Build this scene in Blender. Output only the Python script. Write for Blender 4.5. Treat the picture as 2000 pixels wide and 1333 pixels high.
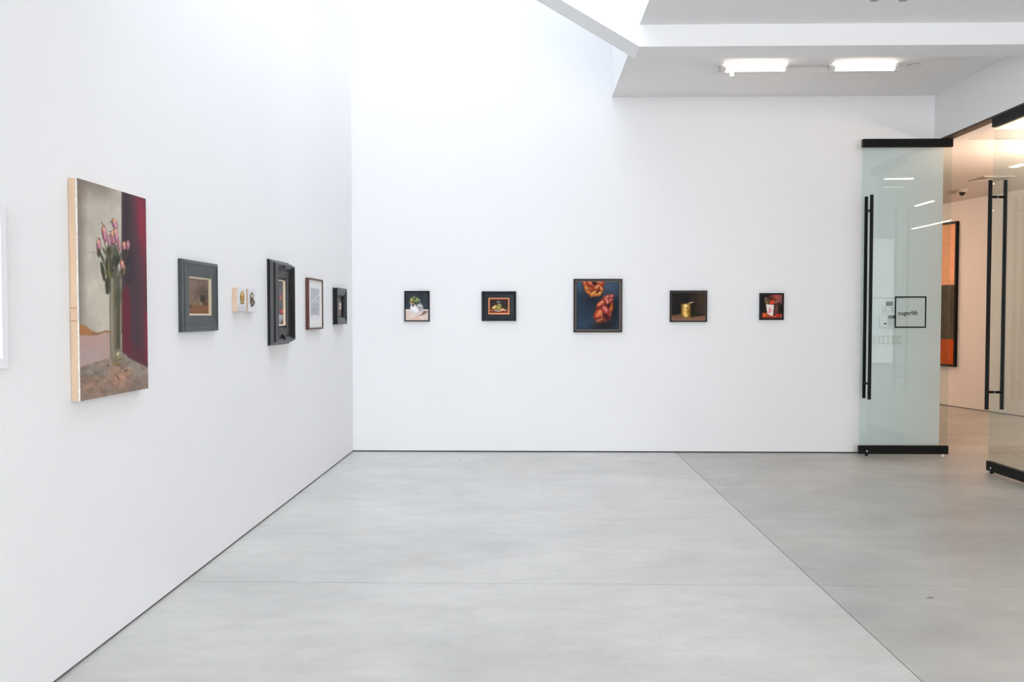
import bpy, bmesh, math, random
import numpy as np
from mathutils import Vector, Matrix

# ------------------------------------------------------------------ clear
for o in list(bpy.data.objects):
    bpy.data.objects.remove(o)
scn = bpy.context.scene
COL = scn.collection

# ------------------------------------------------------------------ camera
F_PX = 1620.0                       # focal length in pixels of the 2000 x 1333 frame
EYE = 1.404
YAW = math.atan(31 / F_PX)          # turned slightly to the left
PIT = math.atan(49.5 / F_PX * math.cos(YAW))
cd = bpy.data.cameras.new('camera')
cam = bpy.data.objects.new('camera', cd)
COL.objects.link(cam)
cd.sensor_fit = 'HORIZONTAL'
cd.sensor_width = 36.0
cd.lens = 36.0 * F_PX / 2000.0
cd.clip_start = 0.05
cd.clip_end = 200
cam.location = (0, 0, EYE)
cam.rotation_euler = (math.pi / 2 - PIT, 0, YAW)
scn.camera = cam

# ------------------------------------------------------------------ sky and exposure
w = bpy.data.worlds.new('overcast_sky')
scn.world = w
w.use_nodes = True
bg = w.node_tree.nodes['Background']
bg.inputs['Color'].default_value = (0.86, 0.91, 1.0, 1)
bg.inputs['Strength'].default_value = 8.6
scn.view_settings.view_transform = 'Standard'
scn.view_settings.look = 'None'
scn.view_settings.gamma = 1.0
scn.view_settings.use_curve_mapping = False
scn.view_settings.exposure = 0.35

# key dimensions (metres)
XL, D, XR = -1.804, 8.5, 4.095      # left wall, back wall, right wall plane
ZC = 3.62                           # gallery ceiling
XS = 0.85                           # ceiling edge beside the skylight
YB = -5.6                           # wall behind the camera
YS = 3.7                            # near end of the skylight
SL = 0.594                          # pitch of the skylight
ZG = 6.60                           # glass height above the ceiling edge
def zglass(x): return ZG - SL * (x - XS)

# portal that guides sampling of the real sky through the skylight opening
pl = bpy.data.lights.new('skylight_portal', 'AREA')
pl.shape = 'RECTANGLE'
wx = (XS - XL)
pl.size = math.hypot(wx, wx * SL)
pl.size_y = D - YS
pl.cycles.is_portal = True
po = bpy.data.objects.new('skylight_portal', pl)
COL.objects.link(po)
po.location = ((XS + XL) / 2, (D + YS) / 2, zglass((XS + XL) / 2) + 0.02)
po.rotation_euler = (0, math.atan(SL), 0)

# ------------------------------------------------------------------ helpers
def s2l(c):
    c = np.asarray(c, float)
    return np.where(c <= 0.04045, c / 12.92, ((c + 0.055) / 1.055) ** 2.4)
def rgb(r, g, b):
    v = s2l(np.array([r, g, b]) / 255.0)
    return (float(v[0]), float(v[1]), float(v[2]), 1.0)

def new_mat(name):
    m = bpy.data.materials.new(name)
    m.use_nodes = True
    nt = m.node_tree
    for n in list(nt.nodes):
        nt.nodes.remove(n)
    out = nt.nodes.new('ShaderNodeOutputMaterial')
    return m, nt, out
def link(nt, a, b): nt.links.new(a, b)

def principled(name, col, rough=0.5, metal=0.0, var=0.06, scale=8.0, bump=0.0, spec=0.5, stretch=(1, 1, 1), bscale=None):
    m, nt, out = new_mat(name)
    p = nt.nodes.new('ShaderNodeBsdfPrincipled')
    p.inputs['Roughness'].default_value = rough
    p.inputs['Metallic'].default_value = metal
    p.inputs['Specular IOR Level'].default_value = spec
    tc = nt.nodes.new('ShaderNodeTexCoord')
    mp = nt.nodes.new('ShaderNodeMapping')
    mp.inputs['Scale'].default_value = stretch
    link(nt, tc.outputs['Object'], mp.inputs['Vector'])
    nz = nt.nodes.new('ShaderNodeTexNoise')
    nz.inputs['Scale'].default_value = scale
    nz.inputs['Detail'].default_value = 4
    link(nt, mp.outputs['Vector'], nz.inputs['Vector'])
    rp = nt.nodes.new('ShaderNodeValToRGB')
    c = np.array(col[:3])
    rp.color_ramp.elements[0].position = 0.25
    rp.color_ramp.elements[1].position = 0.75
    rp.color_ramp.elements[0].color = tuple(np.clip(c * (1 - var), 0, 1)) + (1,)
    rp.color_ramp.elements[1].color = tuple(np.clip(c * (1 + var), 0, 1)) + (1,)
    link(nt, nz.outputs['Fac'], rp.inputs['Fac'])
    link(nt, rp.outputs['Color'], p.inputs['Base Color'])
    if bump > 0:
        n2 = nt.nodes.new('ShaderNodeTexNoise')
        n2.inputs['Scale'].default_value = bscale or scale * 6
        n2.inputs['Detail'].default_value = 3
        link(nt, mp.outputs['Vector'], n2.inputs['Vector'])
        b = nt.nodes.new('ShaderNodeBump')
        b.inputs['Strength'].default_value = bump
        b.inputs['Distance'].default_value = 0.002
        link(nt, n2.outputs['Fac'], b.inputs['Height'])
        link(nt, b.outputs['Normal'], p.inputs['Normal'])
    link(nt, p.outputs['BSDF'], out.inputs['Surface'])
    return m

def emission(name, col, strength):
    m, nt, out = new_mat(name)
    e = nt.nodes.new('ShaderNodeEmission')
    e.inputs['Color'].default_value = tuple(col[:3]) + (1,)
    e.inputs['Strength'].default_value = strength
    link(nt, e.outputs[0], out.inputs['Surface'])
    return m

def glass_mat(name, tint, refl=1.0):
    """architectural glass: tinted see-through plus a Fresnel reflection on both faces"""
    m, nt, out = new_mat(name)
    t = nt.nodes.new('ShaderNodeBsdfTransparent')
    t.inputs['Color'].default_value = tuple(tint) + (1,)
    g = nt.nodes.new('ShaderNodeBsdfGlossy')
    g.inputs['Roughness'].default_value = 0.0
    g.inputs['Color'].default_value = (refl, refl, refl, 1)
    lw = nt.nodes.new('ShaderNodeLayerWeight')
    lw.inputs['Blend'].default_value = 0.5
    pw = nt.nodes.new('ShaderNodeMath'); pw.operation = 'POWER'; pw.inputs[1].default_value = 5.0
    ma = nt.nodes.new('ShaderNodeMath'); ma.operation = 'MULTIPLY_ADD'
    ma.inputs[1].default_value = 0.957; ma.inputs[2].default_value = 0.043
    link(nt, lw.outputs['Facing'], pw.inputs[0])
    link(nt, pw.outputs[0], ma.inputs[0])
    mx = nt.nodes.new('ShaderNodeMixShader')
    link(nt, ma.outputs[0], mx.inputs[0])
    link(nt, t.outputs[0], mx.inputs[1])
    link(nt, g.outputs[0], mx.inputs[2])
    link(nt, mx.outputs[0], out.inputs['Surface'])
    return m

class MB:
    """collects boxes, prisms, discs into one bmesh"""
    def __init__(s): s.bm = bmesh.new()
    def box(s, x0, x1, y0, y1, z0, z1):
        v = [s.bm.verts.new((x, y, z)) for x in (x0, x1) for y in (y0, y1) for z in (z0, z1)]
        for f in ((0, 1, 3, 2), (4, 6, 7, 5), (0, 4, 5, 1), (2, 3, 7, 6), (0, 2, 6, 4), (1, 5, 7, 3)):
            s.bm.faces.new([v[i] for i in f])
        return s
    def prism(s, pts, axis, a0, a1):
        """extrude a polygon: axis 'x','y','z' is the extrusion axis; pts give the other two in order"""
        def mk(p, a):
            return {'x': (a, p[0], p[1]), 'y': (p[0], a, p[1]), 'z': (p[0], p[1], a)}[axis]
        A = [s.bm.verts.new(mk(p, a0)) for p in pts]
        B = [s.bm.verts.new(mk(p, a1)) for p in pts]
        s.bm.faces.new(A); s.bm.faces.new(list(reversed(B)))
        n = len(pts)
        for i in range(n):
            s.bm.faces.new([A[i], B[i], B[(i + 1) % n], A[(i + 1) % n]])
        return s
    def tube(s, p, q, r, n=16, r2=None):
        p, q = Vector(p), Vector(q)
        d = (q - p).normalized()
        u = d.orthogonal().normalized(); v = d.cross(u)
        r2 = r if r2 is None else r2
        A, B = [], []
        for i in range(n):
            a = 2 * math.pi * i / n
            e = u * math.cos(a) + v * math.sin(a)
            A.append(s.bm.verts.new(p + e * r)); B.append(s.bm.verts.new(q + e * r2))
        s.bm.faces.new(A); s.bm.faces.new(list(reversed(B)))
        for i in range(n):
            s.bm.faces.new([A[i], B[i], B[(i + 1) % n], A[(i + 1) % n]])
        return s
    def lathe(s, prof, c=(0, 0, 0), n=24):
        """revolve (r, z) profile round the vertical axis through c"""
        rings = []
        for r, z in prof:
            if r < 1e-6:
                rings.append([s.bm.verts.new((c[0], c[1], c[2] + z))])
            else:
                rings.append([s.bm.verts.new((c[0] + r * math.cos(2 * math.pi * i / n), c[1] + r * math.sin(2 * math.pi * i / n), c[2] + z)) for i in range(n)])
        for a, b in zip(rings, rings[1:]):
            for i in range(n):
                j = (i + 1) % n
                if len(a) == 1: s.bm.faces.new([a[0], b[i], b[j]])
                elif len(b) == 1: s.bm.faces.new([a[i], b[0], a[j]])
                else: s.bm.faces.new([a[i], b[i], b[j], a[j]])
        return s
    def ring(s, W, H, prof, closed=True):
        """picture-frame moulding: prof = [(inset, out)], W x H outline centred at x, from z=0; out is -y"""
        rings = []
        for ins, out in prof:
            x = W / 2 - ins
            rings.append([s.bm.verts.new(p) for p in ((-x, -out, ins), (x, -out, ins), (x, -out, H - ins), (-x, -out, H - ins))])
        pairs = list(zip(rings, rings[1:]))
        if closed: pairs.append((rings[-1], rings[0]))
        for a, b in pairs:
            for i in range(4):
                j = (i + 1) % 4
                s.bm.faces.new([a[i], a[j], b[j], b[i]])
        return s
    def build(s, name, mat, parent=None, bevel=0.0, smooth=False):
        bmesh.ops.recalc_face_normals(s.bm, faces=s.bm.faces)
        if bevel > 0:
            bmesh.ops.bevel(s.bm, geom=list(s.bm.edges), offset=bevel, segments=2, profile=0.5, affect='EDGES', clamp_overlap=True)
        me = bpy.data.meshes.new(name)
        s.bm.to_mesh(me); s.bm.free()
        me.materials.append(mat)
        if smooth:
            for p in me.polygons: p.use_smooth = True
            try: me.set_sharp_from_angle(angle=math.radians(40))
            except Exception: pass
        o = bpy.data.objects.new(name, me)
        COL.objects.link(o)
        if parent is not None: o.parent = parent
        return o

def tag(o, label, cat, group=None, kind=None):
    o['label'] = label; o['category'] = cat
    if group: o['group'] = group
    if kind: o['kind'] = kind
    return o
def empty(name, loc, rz=0.0):
    o = bpy.data.objects.new(name, None)
    o.empty_display_size = 0.1
    COL.objects.link(o)
    o.location = loc; o.rotation_euler = (0, 0, rz)
    return o
def struct(o, label, cat): return tag(o, label, cat, kind='structure')

# ------------------------------------------------------------------ materials
M = {}
M['wall'] = principled('white_wall_paint', (0.89, 0.89, 0.89), 0.55, var=0.008, scale=1.2, bump=0.03, bscale=160, spec=0.3)
M['ceil'] = principled('ceiling_paint', (0.89, 0.89, 0.89), 0.7, var=0.01, scale=1.0, spec=0.2)
M['ceil2'] = principled('dimmed_ceiling_paint', (0.72, 0.67, 0.62), 0.7, var=0.01, scale=1.0, spec=0.2)  # base colour lowered to stand in for dimmer light on this ceiling
M['reveal'] = principled('shadow_gap_black', (0.02, 0.02, 0.022), 0.7)
M['black_metal'] = principled('black_powder_coat', (0.006, 0.007, 0.007), 0.45, var=0.1, spec=0.15)
M['lamp_white'] = principled('lamp_housing_white', (0.82, 0.80, 0.78), 0.4)
M['glass'] = glass_mat('door_glass', (0.90, 0.945, 0.94))
M['shopglass'] = glass_mat('shop_window_glass', (0.985, 0.972, 0.95))
M['dim_glass'] = glass_mat('dimmed_skylight_glass', (0.785, 0.795, 0.805))  # tint added to cut the daylight coming through the skylight
M['white_frame'] = principled('white_lacquer', (0.84, 0.84, 0.86), 0.5, var=0.01, spec=0.2)
M['plastic'] = principled('white_plastic', (0.84, 0.84, 0.80), 0.4, var=0.01)
M['grey_plastic'] = principled('grey_plastic', (0.36, 0.38, 0.38), 0.4)
M['lcd'] = principled('lcd_green', rgb(62, 78, 50), 0.25)
M['lcd_dark'] = principled('lcd_dark', rgb(28, 44, 48), 0.2)
M['bronze'] = principled('bronze_channel', (0.055, 0.035, 0.018), 0.4, metal=0.3)
M['dark_dome'] = principled('dark_dome', (0.02, 0.015, 0.012), 0.15)
M['vent'] = principled('vent_grey', (0.42, 0.38, 0.33), 0.5)
M['sealant'] = principled('joint_sealant', (0.10, 0.095, 0.09), 0.8, var=0.2, scale=30)

def concrete(name, lo, hi, mo=0.84):
    m, nt, out = new_mat(name)
    p = nt.nodes.new('ShaderNodeBsdfPrincipled')
    tc = nt.nodes.new('ShaderNodeNewGeometry')
    def noise(scale, st, detail=5, rough=0.55):
        mp = nt.nodes.new('ShaderNodeMapping'); mp.inputs['Scale'].default_value = st
        link(nt, tc.outputs['Position'], mp.inputs['Vector'])
        n = nt.nodes.new('ShaderNodeTexNoise')
        n.inputs['Scale'].default_value = scale; n.inputs['Detail'].default_value = detail
        n.inputs['Roughness'].default_value = rough
        n.inputs['Distortion'].default_value = 0.4
        link(nt, mp.outputs['Vector'], n.inputs['Vector'])
        return n.outputs['Fac']
    def ramp(fac, a, b, ca, cb):
        r = nt.nodes.new('ShaderNodeValToRGB')
        r.color_ramp.elements[0].position = a; r.color_ramp.elements[1].position = b
        r.color_ramp.elements[0].color = ca; r.color_ramp.elements[1].color = cb
        link(nt, fac, r.inputs['Fac']); return r.outputs['Color']
    def mul(a, b, f=1.0):
        x = nt.nodes.new('ShaderNodeMix'); x.data_type = 'RGBA'; x.blend_type = 'MULTIPLY'
        x.inputs[0].default_value = f
        link(nt, a, x.inputs[6]); link(nt, b, x.inputs[7]); return x.outputs[2]
    base = ramp(noise(0.7, (1, 1, 1)), 0.3, 0.7, lo + (1,), hi + (1,))
    g = lambda v: (v, v, v * 0.99, 1)
    c = mul(base, ramp(noise(1.1, (0.9, 1.5, 1), 6, 0.6), 0.32, 0.66, (mo, mo + 0.006, mo + 0.002, 1), g(1.0)))
    c = mul(c, ramp(noise(5.0, (0.8, 1.8, 1), 5, 0.65), 0.30, 0.62, g(0.90), g(1.0)))
    c = mul(c, ramp(noise(60.0, (1, 1, 1), 3), 0.35, 0.6, g(0.955), g(1.0)))
    c = mul(c, ramp(noise(2.1, (1.1, 1.0, 1), 2), 0.58, 0.80, g(1.0), (1.0, 0.95, 0.89, 1)))
    link(nt, c, p.inputs['Base Color'])
    rr = nt.nodes.new('ShaderNodeMapRange')
    rr.inputs['To Min'].default_value = 0.24; rr.inputs['To Max'].default_value = 0.44
    link(nt, noise(4.0, (0.8, 2.0, 1)), rr.inputs['Value'])
    link(nt, rr.outputs[0], p.inputs['Roughness'])
    p.inputs['Specular IOR Level'].default_value = 0.45
    b = nt.nodes.new('ShaderNodeBump'); b.inputs['Strength'].default_value = 0.06; b.inputs['Distance'].default_value = 0.002
    link(nt, noise(90.0, (1, 1, 1), 2), b.inputs['Height'])
    link(nt, b.outputs[0], p.inputs['Normal'])
    link(nt, p.outputs[0], out.inputs['Surface'])
    return m
M['concrete'] = concrete('polished_concrete_pale', (0.62, 0.61, 0.60), (0.67, 0.665, 0.66))
M['concrete_dark'] = concrete('polished_concrete_grey', (0.50, 0.49, 0.475), (0.57, 0.565, 0.55), 0.77)

# ------------------------------------------------------------------ structure: floor
XJ, YJ1, YJ2 = 1.513, 4.305, 11.34
XE, YE = 11.7, 16.2
fl = struct(MB().box(XL - 0.12, XE, YB - 0.1, YE, -0.2, -0.006).build('floor', M['sealant']),
            'pale grey polished concrete floor with thin control joints', 'floor')
for (x0, x1) in ((XL - 0.1, XJ), (XJ, XE)):
    for (y0, y1) in ((YB - 0.1, YJ1), (YJ1, YJ2), (YJ2, YE)):
        h = 0.0022
        MB().box(x0 + h, x1 - h, y0 + h, y1 - h, -0.0059, 0.0).build('concrete_slab', M['concrete'] if x0 < 0 else M['concrete_dark'], fl)

# ------------------------------------------------------------------ structure: walls
GAP = 0.012
ZT = 8.3
struct(MB().box(XL - 0.15, XL, YB, D + 0.12, GAP, ZT).build('wall_left', M['wall']),
       'tall white wall running from the room corner to the foreground, hung with seven works', 'wall')
struct(MB().box(XL, 4.19, D, D + 0.12, GAP, ZT).build('wall_back', M['wall']),
       'white end wall with five small framed paintings in a row', 'wall')
struct(MB().box(XL - 0.15, XL - 0.012, YB, D + 0.1, 0.0, GAP).build('baseboard_left', M['reveal']),
       'thin black shadow gap along the foot of the side wall', 'shadow gap')
struct(MB().box(XL - 0.012, 4.17, D + 0.012, D + 0.1, 0.0, GAP).build('baseboard_back', M['reveal']),
       'thin black shadow gap along the foot of the end wall', 'shadow gap')
# street end of the gallery, behind the viewpoint: a white wall with a wide shop window
WX0, WX1, WZ0, WZ1 = XL + 0.25, XR - 0.2, 0.10, 3.50
rb = MB()
rb.box(XL - 0.15, WX0, YB - 0.12, YB, 0.0, ZT); rb.box(WX1, XE, YB - 0.12, YB, 0.0, ZT)
rb.box(WX0, WX1, YB - 0.12, YB, 0.0, WZ0); rb.box(WX0, WX1, YB - 0.12, YB, WZ1, ZT)
struct(rb.build('wall_rear', M['wall']), 'white street wall behind the viewpoint with a wide opening', 'wall')
win = struct(empty('window_2', ((WX0 + WX1) / 2, YB - 0.06, WZ0)), 'wide shop window behind the viewpoint', 'window')
wh = (WX1 - WX0) / 2
for k in range(5):
    x = -wh + 2 * wh * k / 4
    MB().box(max(x - 0.025, -wh), min(x + 0.025, wh), -0.03, 0.03, 0.05, WZ1 - WZ0 - 0.05).build('mullion', M['black_metal'], win)
for z in (0.0, WZ1 - WZ0 - 0.05):
    MB().box(-wh, wh, -0.03, 0.03, z, z + 0.05).build('frame_rail', M['black_metal'], win)
for k in range(4):
    x = -wh + 2 * wh * k / 4
    MB().box(x + 0.026, x + 2 * wh / 4 - 0.026, -0.005, 0.005, 0.05, WZ1 - WZ0 - 0.05).build('pane', M['shopglass'], win)
pl2 = bpy.data.lights.new('window_portal', 'AREA')
pl2.shape = 'RECTANGLE'; pl2.size = 2 * wh; pl2.size_y = WZ1 - WZ0
pl2.cycles.is_portal = True
po2 = bpy.data.objects.new('window_portal', pl2); COL.objects.link(po2)
po2.location = ((WX0 + WX1) / 2, YB - 0.15, (WZ0 + WZ1) / 2); po2.rotation_euler = (math.pi / 2, 0, 0)
# right wall: solid towards the viewer, a deep lintel over the glass doors
rw = MB()
rw.box(XR, 4.2, YB, 6.56, 0.0, ZC)
rw.box(XR, 4.2, 6.56, D, 3.165, ZC)
struct(rw.build('wall_right', M['wall']), 'white wall and deep lintel above the glass doors', 'wall')
struct(MB().box(XR + 0.004, 4.2, 6.56, D - 0.02, 3.150, 3.165).build('trim_1', M['bronze']),
       'dark bronze door track under the white lintel', 'trim')

# ceiling slab beside the skylight, its upstand and the roof over it
cl = MB()
cl.prism([(XS, ZC), (4.2, ZC), (4.2, ZC + 0.3), (XS + 0.12, ZC + 0.3), (XS + 0.12, ZG), (XS, ZG)], 'y', YB, D)
cl.prism([(XL, ZC), (XS, ZC), (XS, ZC + 0.3), (XL, ZC + 0.3)], 'y', YB, YS)
cl.prism([(XL, ZC + 0.3), (XS, ZC + 0.3), (XS, zglass(XS)), (XL, zglass(XL))], 'y', YS - 0.12, YS)
struct(cl.build('ceiling', M['ceil']), 'flat white ceiling with an open edge beside the skylight', 'ceiling')
# dropped beam, carried on up the slope as a rafter fin
bm_y0, bm_y1, bm_z = 6.405, 6.70, 3.455
struct(MB().box(XS, XR, bm_y0, bm_y1, bm_z, ZC + 0.001).build('trim_2', M['ceil']),
       'white dropped beam across the ceiling, in front of the tube lights', 'beam')
for i, y0 in enumerate((bm_y0,)):
    zb = lambda x: bm_z - SL * (x - XS)
    f = MB().prism([(XS, zb(XS)), (XS, zglass(XS) - 0.05), (XL, zglass(XL) - 0.05), (XL, zb(XL))], 'y', y0, y0 + bm_y1 - bm_y0)
    struct(f.build('trim_%d' % (3 + i), M['wall']),
           'white sloping rafter rising from the dropped beam into the skylight', 'rafter')
# skylight: frame bars with panes of glass on the slope
sky = struct(empty('window_1', ((XL + XS) / 2, (YS + D) / 2, zglass((XL + XS) / 2))), 'long sloping glazed skylight along the side wall', 'skylight')
def slope_box(x0, x1, y0, y1, t0, t1):
    return MB().prism([(x0, zglass(x0) + t0), (x1, zglass(x1) + t0), (x1, zglass(x1) + t1), (x0, zglass(x0) + t1)], 'y', y0, y1)
def reparent(o, p):
    o.parent = p
    o.matrix_parent_inverse = Matrix.Translation(-Vector(p.location)) if p.rotation_euler.z == 0 else p.matrix_world.inverted()
NB = 6
ys = [YS + (D - YS) * k / NB for k in range(NB + 1)]
for k in range(NB + 1):
    reparent(slope_box(XL, XS + 0.1, ys[k] - 0.025, ys[k] + 0.025, 0.0, 0.06).build('glazing_bar', M['white_frame']), sky)
for k in range(NB):
    reparent(slope_box(XL, XS + 0.1, ys[k] + 0.027, ys[k + 1] - 0.027, 0.035, 0.043).build('pane', M['dim_glass']), sky)

# ------------------------------------------------------------------ structure: the room beyond the doors
def xa(y): return 6.52 - 0.2474 * (y - 13.02)          # slanting wall of the next room
ZR = 3.15
aw = MB().prism([(xa(YE), YE), (xa(YB), YB), (xa(YB) + 0.2, YB), (xa(YE) + 0.2, YE)], 'z', GAP, 3.5)
struct(aw.build('wall_beyond', M['wall']), 'slanting white wall of the warmly lit room beyond the doors', 'wall')
struct(MB().prism([(xa(YE) + 0.02, YE), (xa(YB) + 0.02, YB), (xa(YB) + 0.2, YB), (xa(YE) + 0.2, YE)], 'z', 0, GAP).build('baseboard_beyond', M['reveal']),
       'thin dark shadow gap along the foot of the slanting wall', 'shadow gap')
struct(MB().box(4.07, 4.19, D + 0.12, YE, 0, 3.5).build('wall_passage', M['wall']), 'white return wall behind the end of the gallery wall', 'wall')
struct(MB().box(4.0, XE, YE, YE + 0.1, 0, 3.5).build('wall_far', M['wall']), 'white far wall of the room beyond the doors', 'wall')
rc = MB()
rc.box(4.19, xa(8.37) + 1.0, 8.37, YE, ZR, 3.5)
rc.box(4.2, 4.36, YB, 8.37, ZR, 3.5)
rc.box(4.36, XE, YB, 8.37, ZR + 0.10, 3.5)
struct(rc.build('ceiling_beyond', M['ceil2']), 'ceiling of the room beyond the doors with a shallow raised bay', 'ceiling')

# ------------------------------------------------------------------ glass doors
def make_door(name, label):
    """leaf in local axes: x along the leaf from its pivot end (0) to its free end (-W), -y the gallery face, z up"""
    W, Z0, Z1, T = 0.88, 0.024, 3.148, 0.045
    r = empty(name, (0, 0, 0))
    struct(r, label, 'glass door')
    MB().box(-W, 0, -T / 2, T / 2, Z0, Z0 + 0.083).build('bottom_rail', M['black_metal'], r, bevel=0.002)
    MB().box(-W, 0, -T / 2, T / 2, Z1 - 0.080, Z1).build('top_rail', M['black_metal'], r, bevel=0.002)
    MB().box(-W + 0.003, -0.003, -0.006, 0.006, Z0 + 0.083, Z1 - 0.080).build('glass_pane', M['glass'], r)
    for s in (-1, 1):
        h = MB().tube((-W + 0.073, s * 0.066, 0.575), (-W + 0.073, s * 0.066, 2.592), 0.0165, 20).build('pull_bar', M['black_metal'], r, smooth=True)
        for z in (0.728, 2.445):
            MB().tube((-W + 0.073, s * 0.066, z), (-W + 0.073, s * 0.0065, z), 0.0115, 14).build('standoff', M['black_metal'], h, smooth=True)
    MB().tube((-W + 0.075, -0.012, 0.006), (-W + 0.075, -0.012, Z0), 0.016, 14).build('floor_bolt', M['black_metal'], r, smooth=True)
    MB().tube((-W + 0.075, -T / 2 - 0.003, Z0 + 0.03), (-W + 0.075, -T / 2 + 0.001, Z0 + 0.03), 0.008, 14).build('lock_cylinder', M['lamp_white'], r, smooth=True)
    MB().tube((-0.045, 0, 0.0), (-0.045, 0, Z0), 0.018, 14).build('pivot', M['lamp_white'], r, smooth=True)
    return r
d1 = make_door('door_1', 'open glass door leaf lying against the end wall, with black rails and lettering')
d1.location = (4.185, 8.32, 0)
d2 = make_door('door_2', 'nearly closed glass door leaf with long black pull bars beside the warm room')
d2.location = (4.12, 7.462 - 0.88, 0)
d2.rotation_euler = (0, 0, -math.pi / 2)        # free end points to the back wall
# square outline and lettering printed on the first leaf (local x = world x - 4.185)
sx0, sx1, sz0, sz1, t = 3.643 - 4.185, 3.953 - 4.185, 1.283, 1.596, 0.0135
sg = MB()
yy0, yy1 = -0.0068, -0.0061
sg.box(sx0, sx1, yy0, yy1, sz1 - t, sz1); sg.box(sx0, sx1, yy0, yy1, sz0, sz0 + t)
sg.box(sx0, sx0 + t, yy0, yy1, sz0 + t, sz1 - t); sg.box(sx1 - t, sx1, yy0, yy1, sz0 + t, sz1 - t)
sign = sg.build('sign_square', M['black_metal'], d1)
sign['label'] = 'black square outline printed on the glass'
fc = bpy.data.curves.new('lettering', 'FONT')
fc.body = 'sugarlift'
fc.size = 0.062
fc.extrude = 0.0003
fc.offset = 0.0008
fo = bpy.data.objects.new('lettering_source', fc)
COL.objects.link(fo)
bpy.context.view_layer.update()
me = bpy.data.meshes.new_from_object(fo.evaluated_get(bpy.context.evaluated_depsgraph_get()))
bpy.data.objects.remove(fo)
co = np.array([v.co[:] for v in me.vertices])
kx = 0.192 / (co[:, 0].max() - co[:, 0].min())
me.transform(Matrix.Diagonal((kx, kx, 1, 1)) @ Matrix.Translation((-co[:, 0].min(), 0, 0)))
me.materials.clear(); me.materials.append(M['black_metal'])
lt = bpy.data.objects.new('lettering', me)
COL.objects.link(lt)
lt.parent = sign
lt.rotation_euler = (math.pi / 2, 0, 0)
lt.location = (3.678 - 4.185, -0.0064, 1.411)
lt['label'] = 'black lettering reading sugarlift'

# ------------------------------------------------------------------ wall controls behind the first leaf
Yw = D
p = tag(empty('switch_plate', (3.6525, Yw, 1.1)), 'white six gang rocker switch plate on the end wall behind the glass door', 'switch')
MB().box(-0.146, 0.146, -0.007, 0, 0, 0.114).build('plate', M['plastic'], p, bevel=0.003)
for k in range(6):
    x = -0.1165 + k * 0.0466
    MB().box(x - 0.0185, x + 0.0185, -0.0085, -0.0069, 0.021, 0.093).build('rocker_surround', M['grey_plastic'], p)
    MB().prism([(-0.0087, 0.024), (-0.0105, 0.024), (-0.0135, 0.09), (-0.0087, 0.09)], 'x', x - 0.0165, x + 0.0165).build('rocker', M['plastic'], p)
p = tag(empty('thermostat', (3.6515, Yw, 1.437)), 'white thermostat with a green display on the end wall behind the glass door', 'thermostat')
MB().box(-0.0575, 0.0575, -0.024, 0, 0, 0.118).build('housing', M['plastic'], p, bevel=0.004)
MB().box(-0.028, 0.041, -0.0255, -0.0235, 0.066, 0.110).build('display', M['lcd'], p)
for (bx, bz) in ((-0.036, 0.048), (0, 0.046), (0.036, 0.048), (-0.036, 0.022), (0.036, 0.022)):
    MB().box(bx - 0.009, bx + 0.009, -0.0265, -0.0235, bz - 0.005, bz + 0.005).build('button', M['grey_plastic'], p, bevel=0.001)
p = tag(empty('alarm_keypad', (3.661, Yw, 1.288)), 'white alarm keypad with a dark display, below the thermostat', 'keypad')
MB().box(-0.094, 0.094, -0.028, 0, 0, 0.123).build('housing', M['plastic'], p, bevel=0.004)
MB().box(-0.016, 0.060, -0.0295, -0.0275, 0.086, 0.119).build('display', M['lcd_dark'], p)
MB().box(-0.058, -0.030, -0.0300, -0.0275, 0.028, 0.042).build('badge', M['lcd_dark'], p)
for r_ in range(4):
    for c_ in range(4):
        x, z = -0.010 + c_ * 0.021, 0.022 + r_ * 0.0165
        MB().box(x - 0.0075, x + 0.0075, -0.0305, -0.0275, z - 0.0055, z + 0.0055).build('key', M['grey_plastic'], p, bevel=0.001)
p = tag(empty('access_panel', (3.645, Yw, 1.416 + 0.06)), 'flush white access panel in the end wall above the controls', 'panel')
MB().box(-0.168, 0.168, -0.004, 0, -0.06, 0.108).build('panel_door', M['wall'], p)
MB().box(-0.168, 0.168, -0.006, -0.0035, 0.104, 0.109).build('panel_lip', M['grey_plastic'], p)

# ------------------------------------------------------------------ lights on the gallery ceiling
tube_mat = emission('lit_tube', (1.0, 0.88, 0.80), 9.0)
tube_bright = emission('lit_tube_high_output', (1.0, 0.85, 0.76), 50.0)
tr = tag(empty('light_track', (2.475, 7.53, ZC)), 'long white mounting channel on the ceiling that carries both tube lights', 'light track')
MB().box(-0.775, 0.775, -0.045, 0.045, -0.045, 0.0).build('channel', M['lamp_white'], tr, bevel=0.003)
MB().box(-0.785, -0.775, -0.048, 0.048, -0.05, 0.0).build('end_cap', M['lamp_white'], tr, bevel=0.002)
MB().box(0.775, 0.785, -0.048, 0.048, -0.05, 0.0).build('end_cap', M['lamp_white'], tr, bevel=0.002)
def batten(x, label, lit=None):
    b = tag(empty('tube_light', (x, 7.42, ZC)), label, 'tube light', 'tube lights on the ceiling')
    MB().box(-0.292, 0.292, 0.030, 0.064, -0.052, 0.0).build('housing', M['lamp_white'], b, bevel=0.003)
    for s in (-1, 1):
        k = MB().prism([(-0.027, -0.062), (0.031, -0.062), (0.031, -0.012), (-0.015, -0.012), (-0.027, -0.024)], 'x', s * 0.288, s * 0.258).build('lamp_holder', M['lamp_white'], b, bevel=0.002)
        MB().tube((s * 0.273, -0.0275, -0.045), (s * 0.273, -0.0265, -0.045), 0.007, 12).build('contact', M['grey_plastic'], k)
    MB().tube((-0.257, 0.0, -0.040), (0.257, 0.0, -0.040), 0.022, 20).build('tube', lit or tube_mat, b, smooth=True)
    return b
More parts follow.
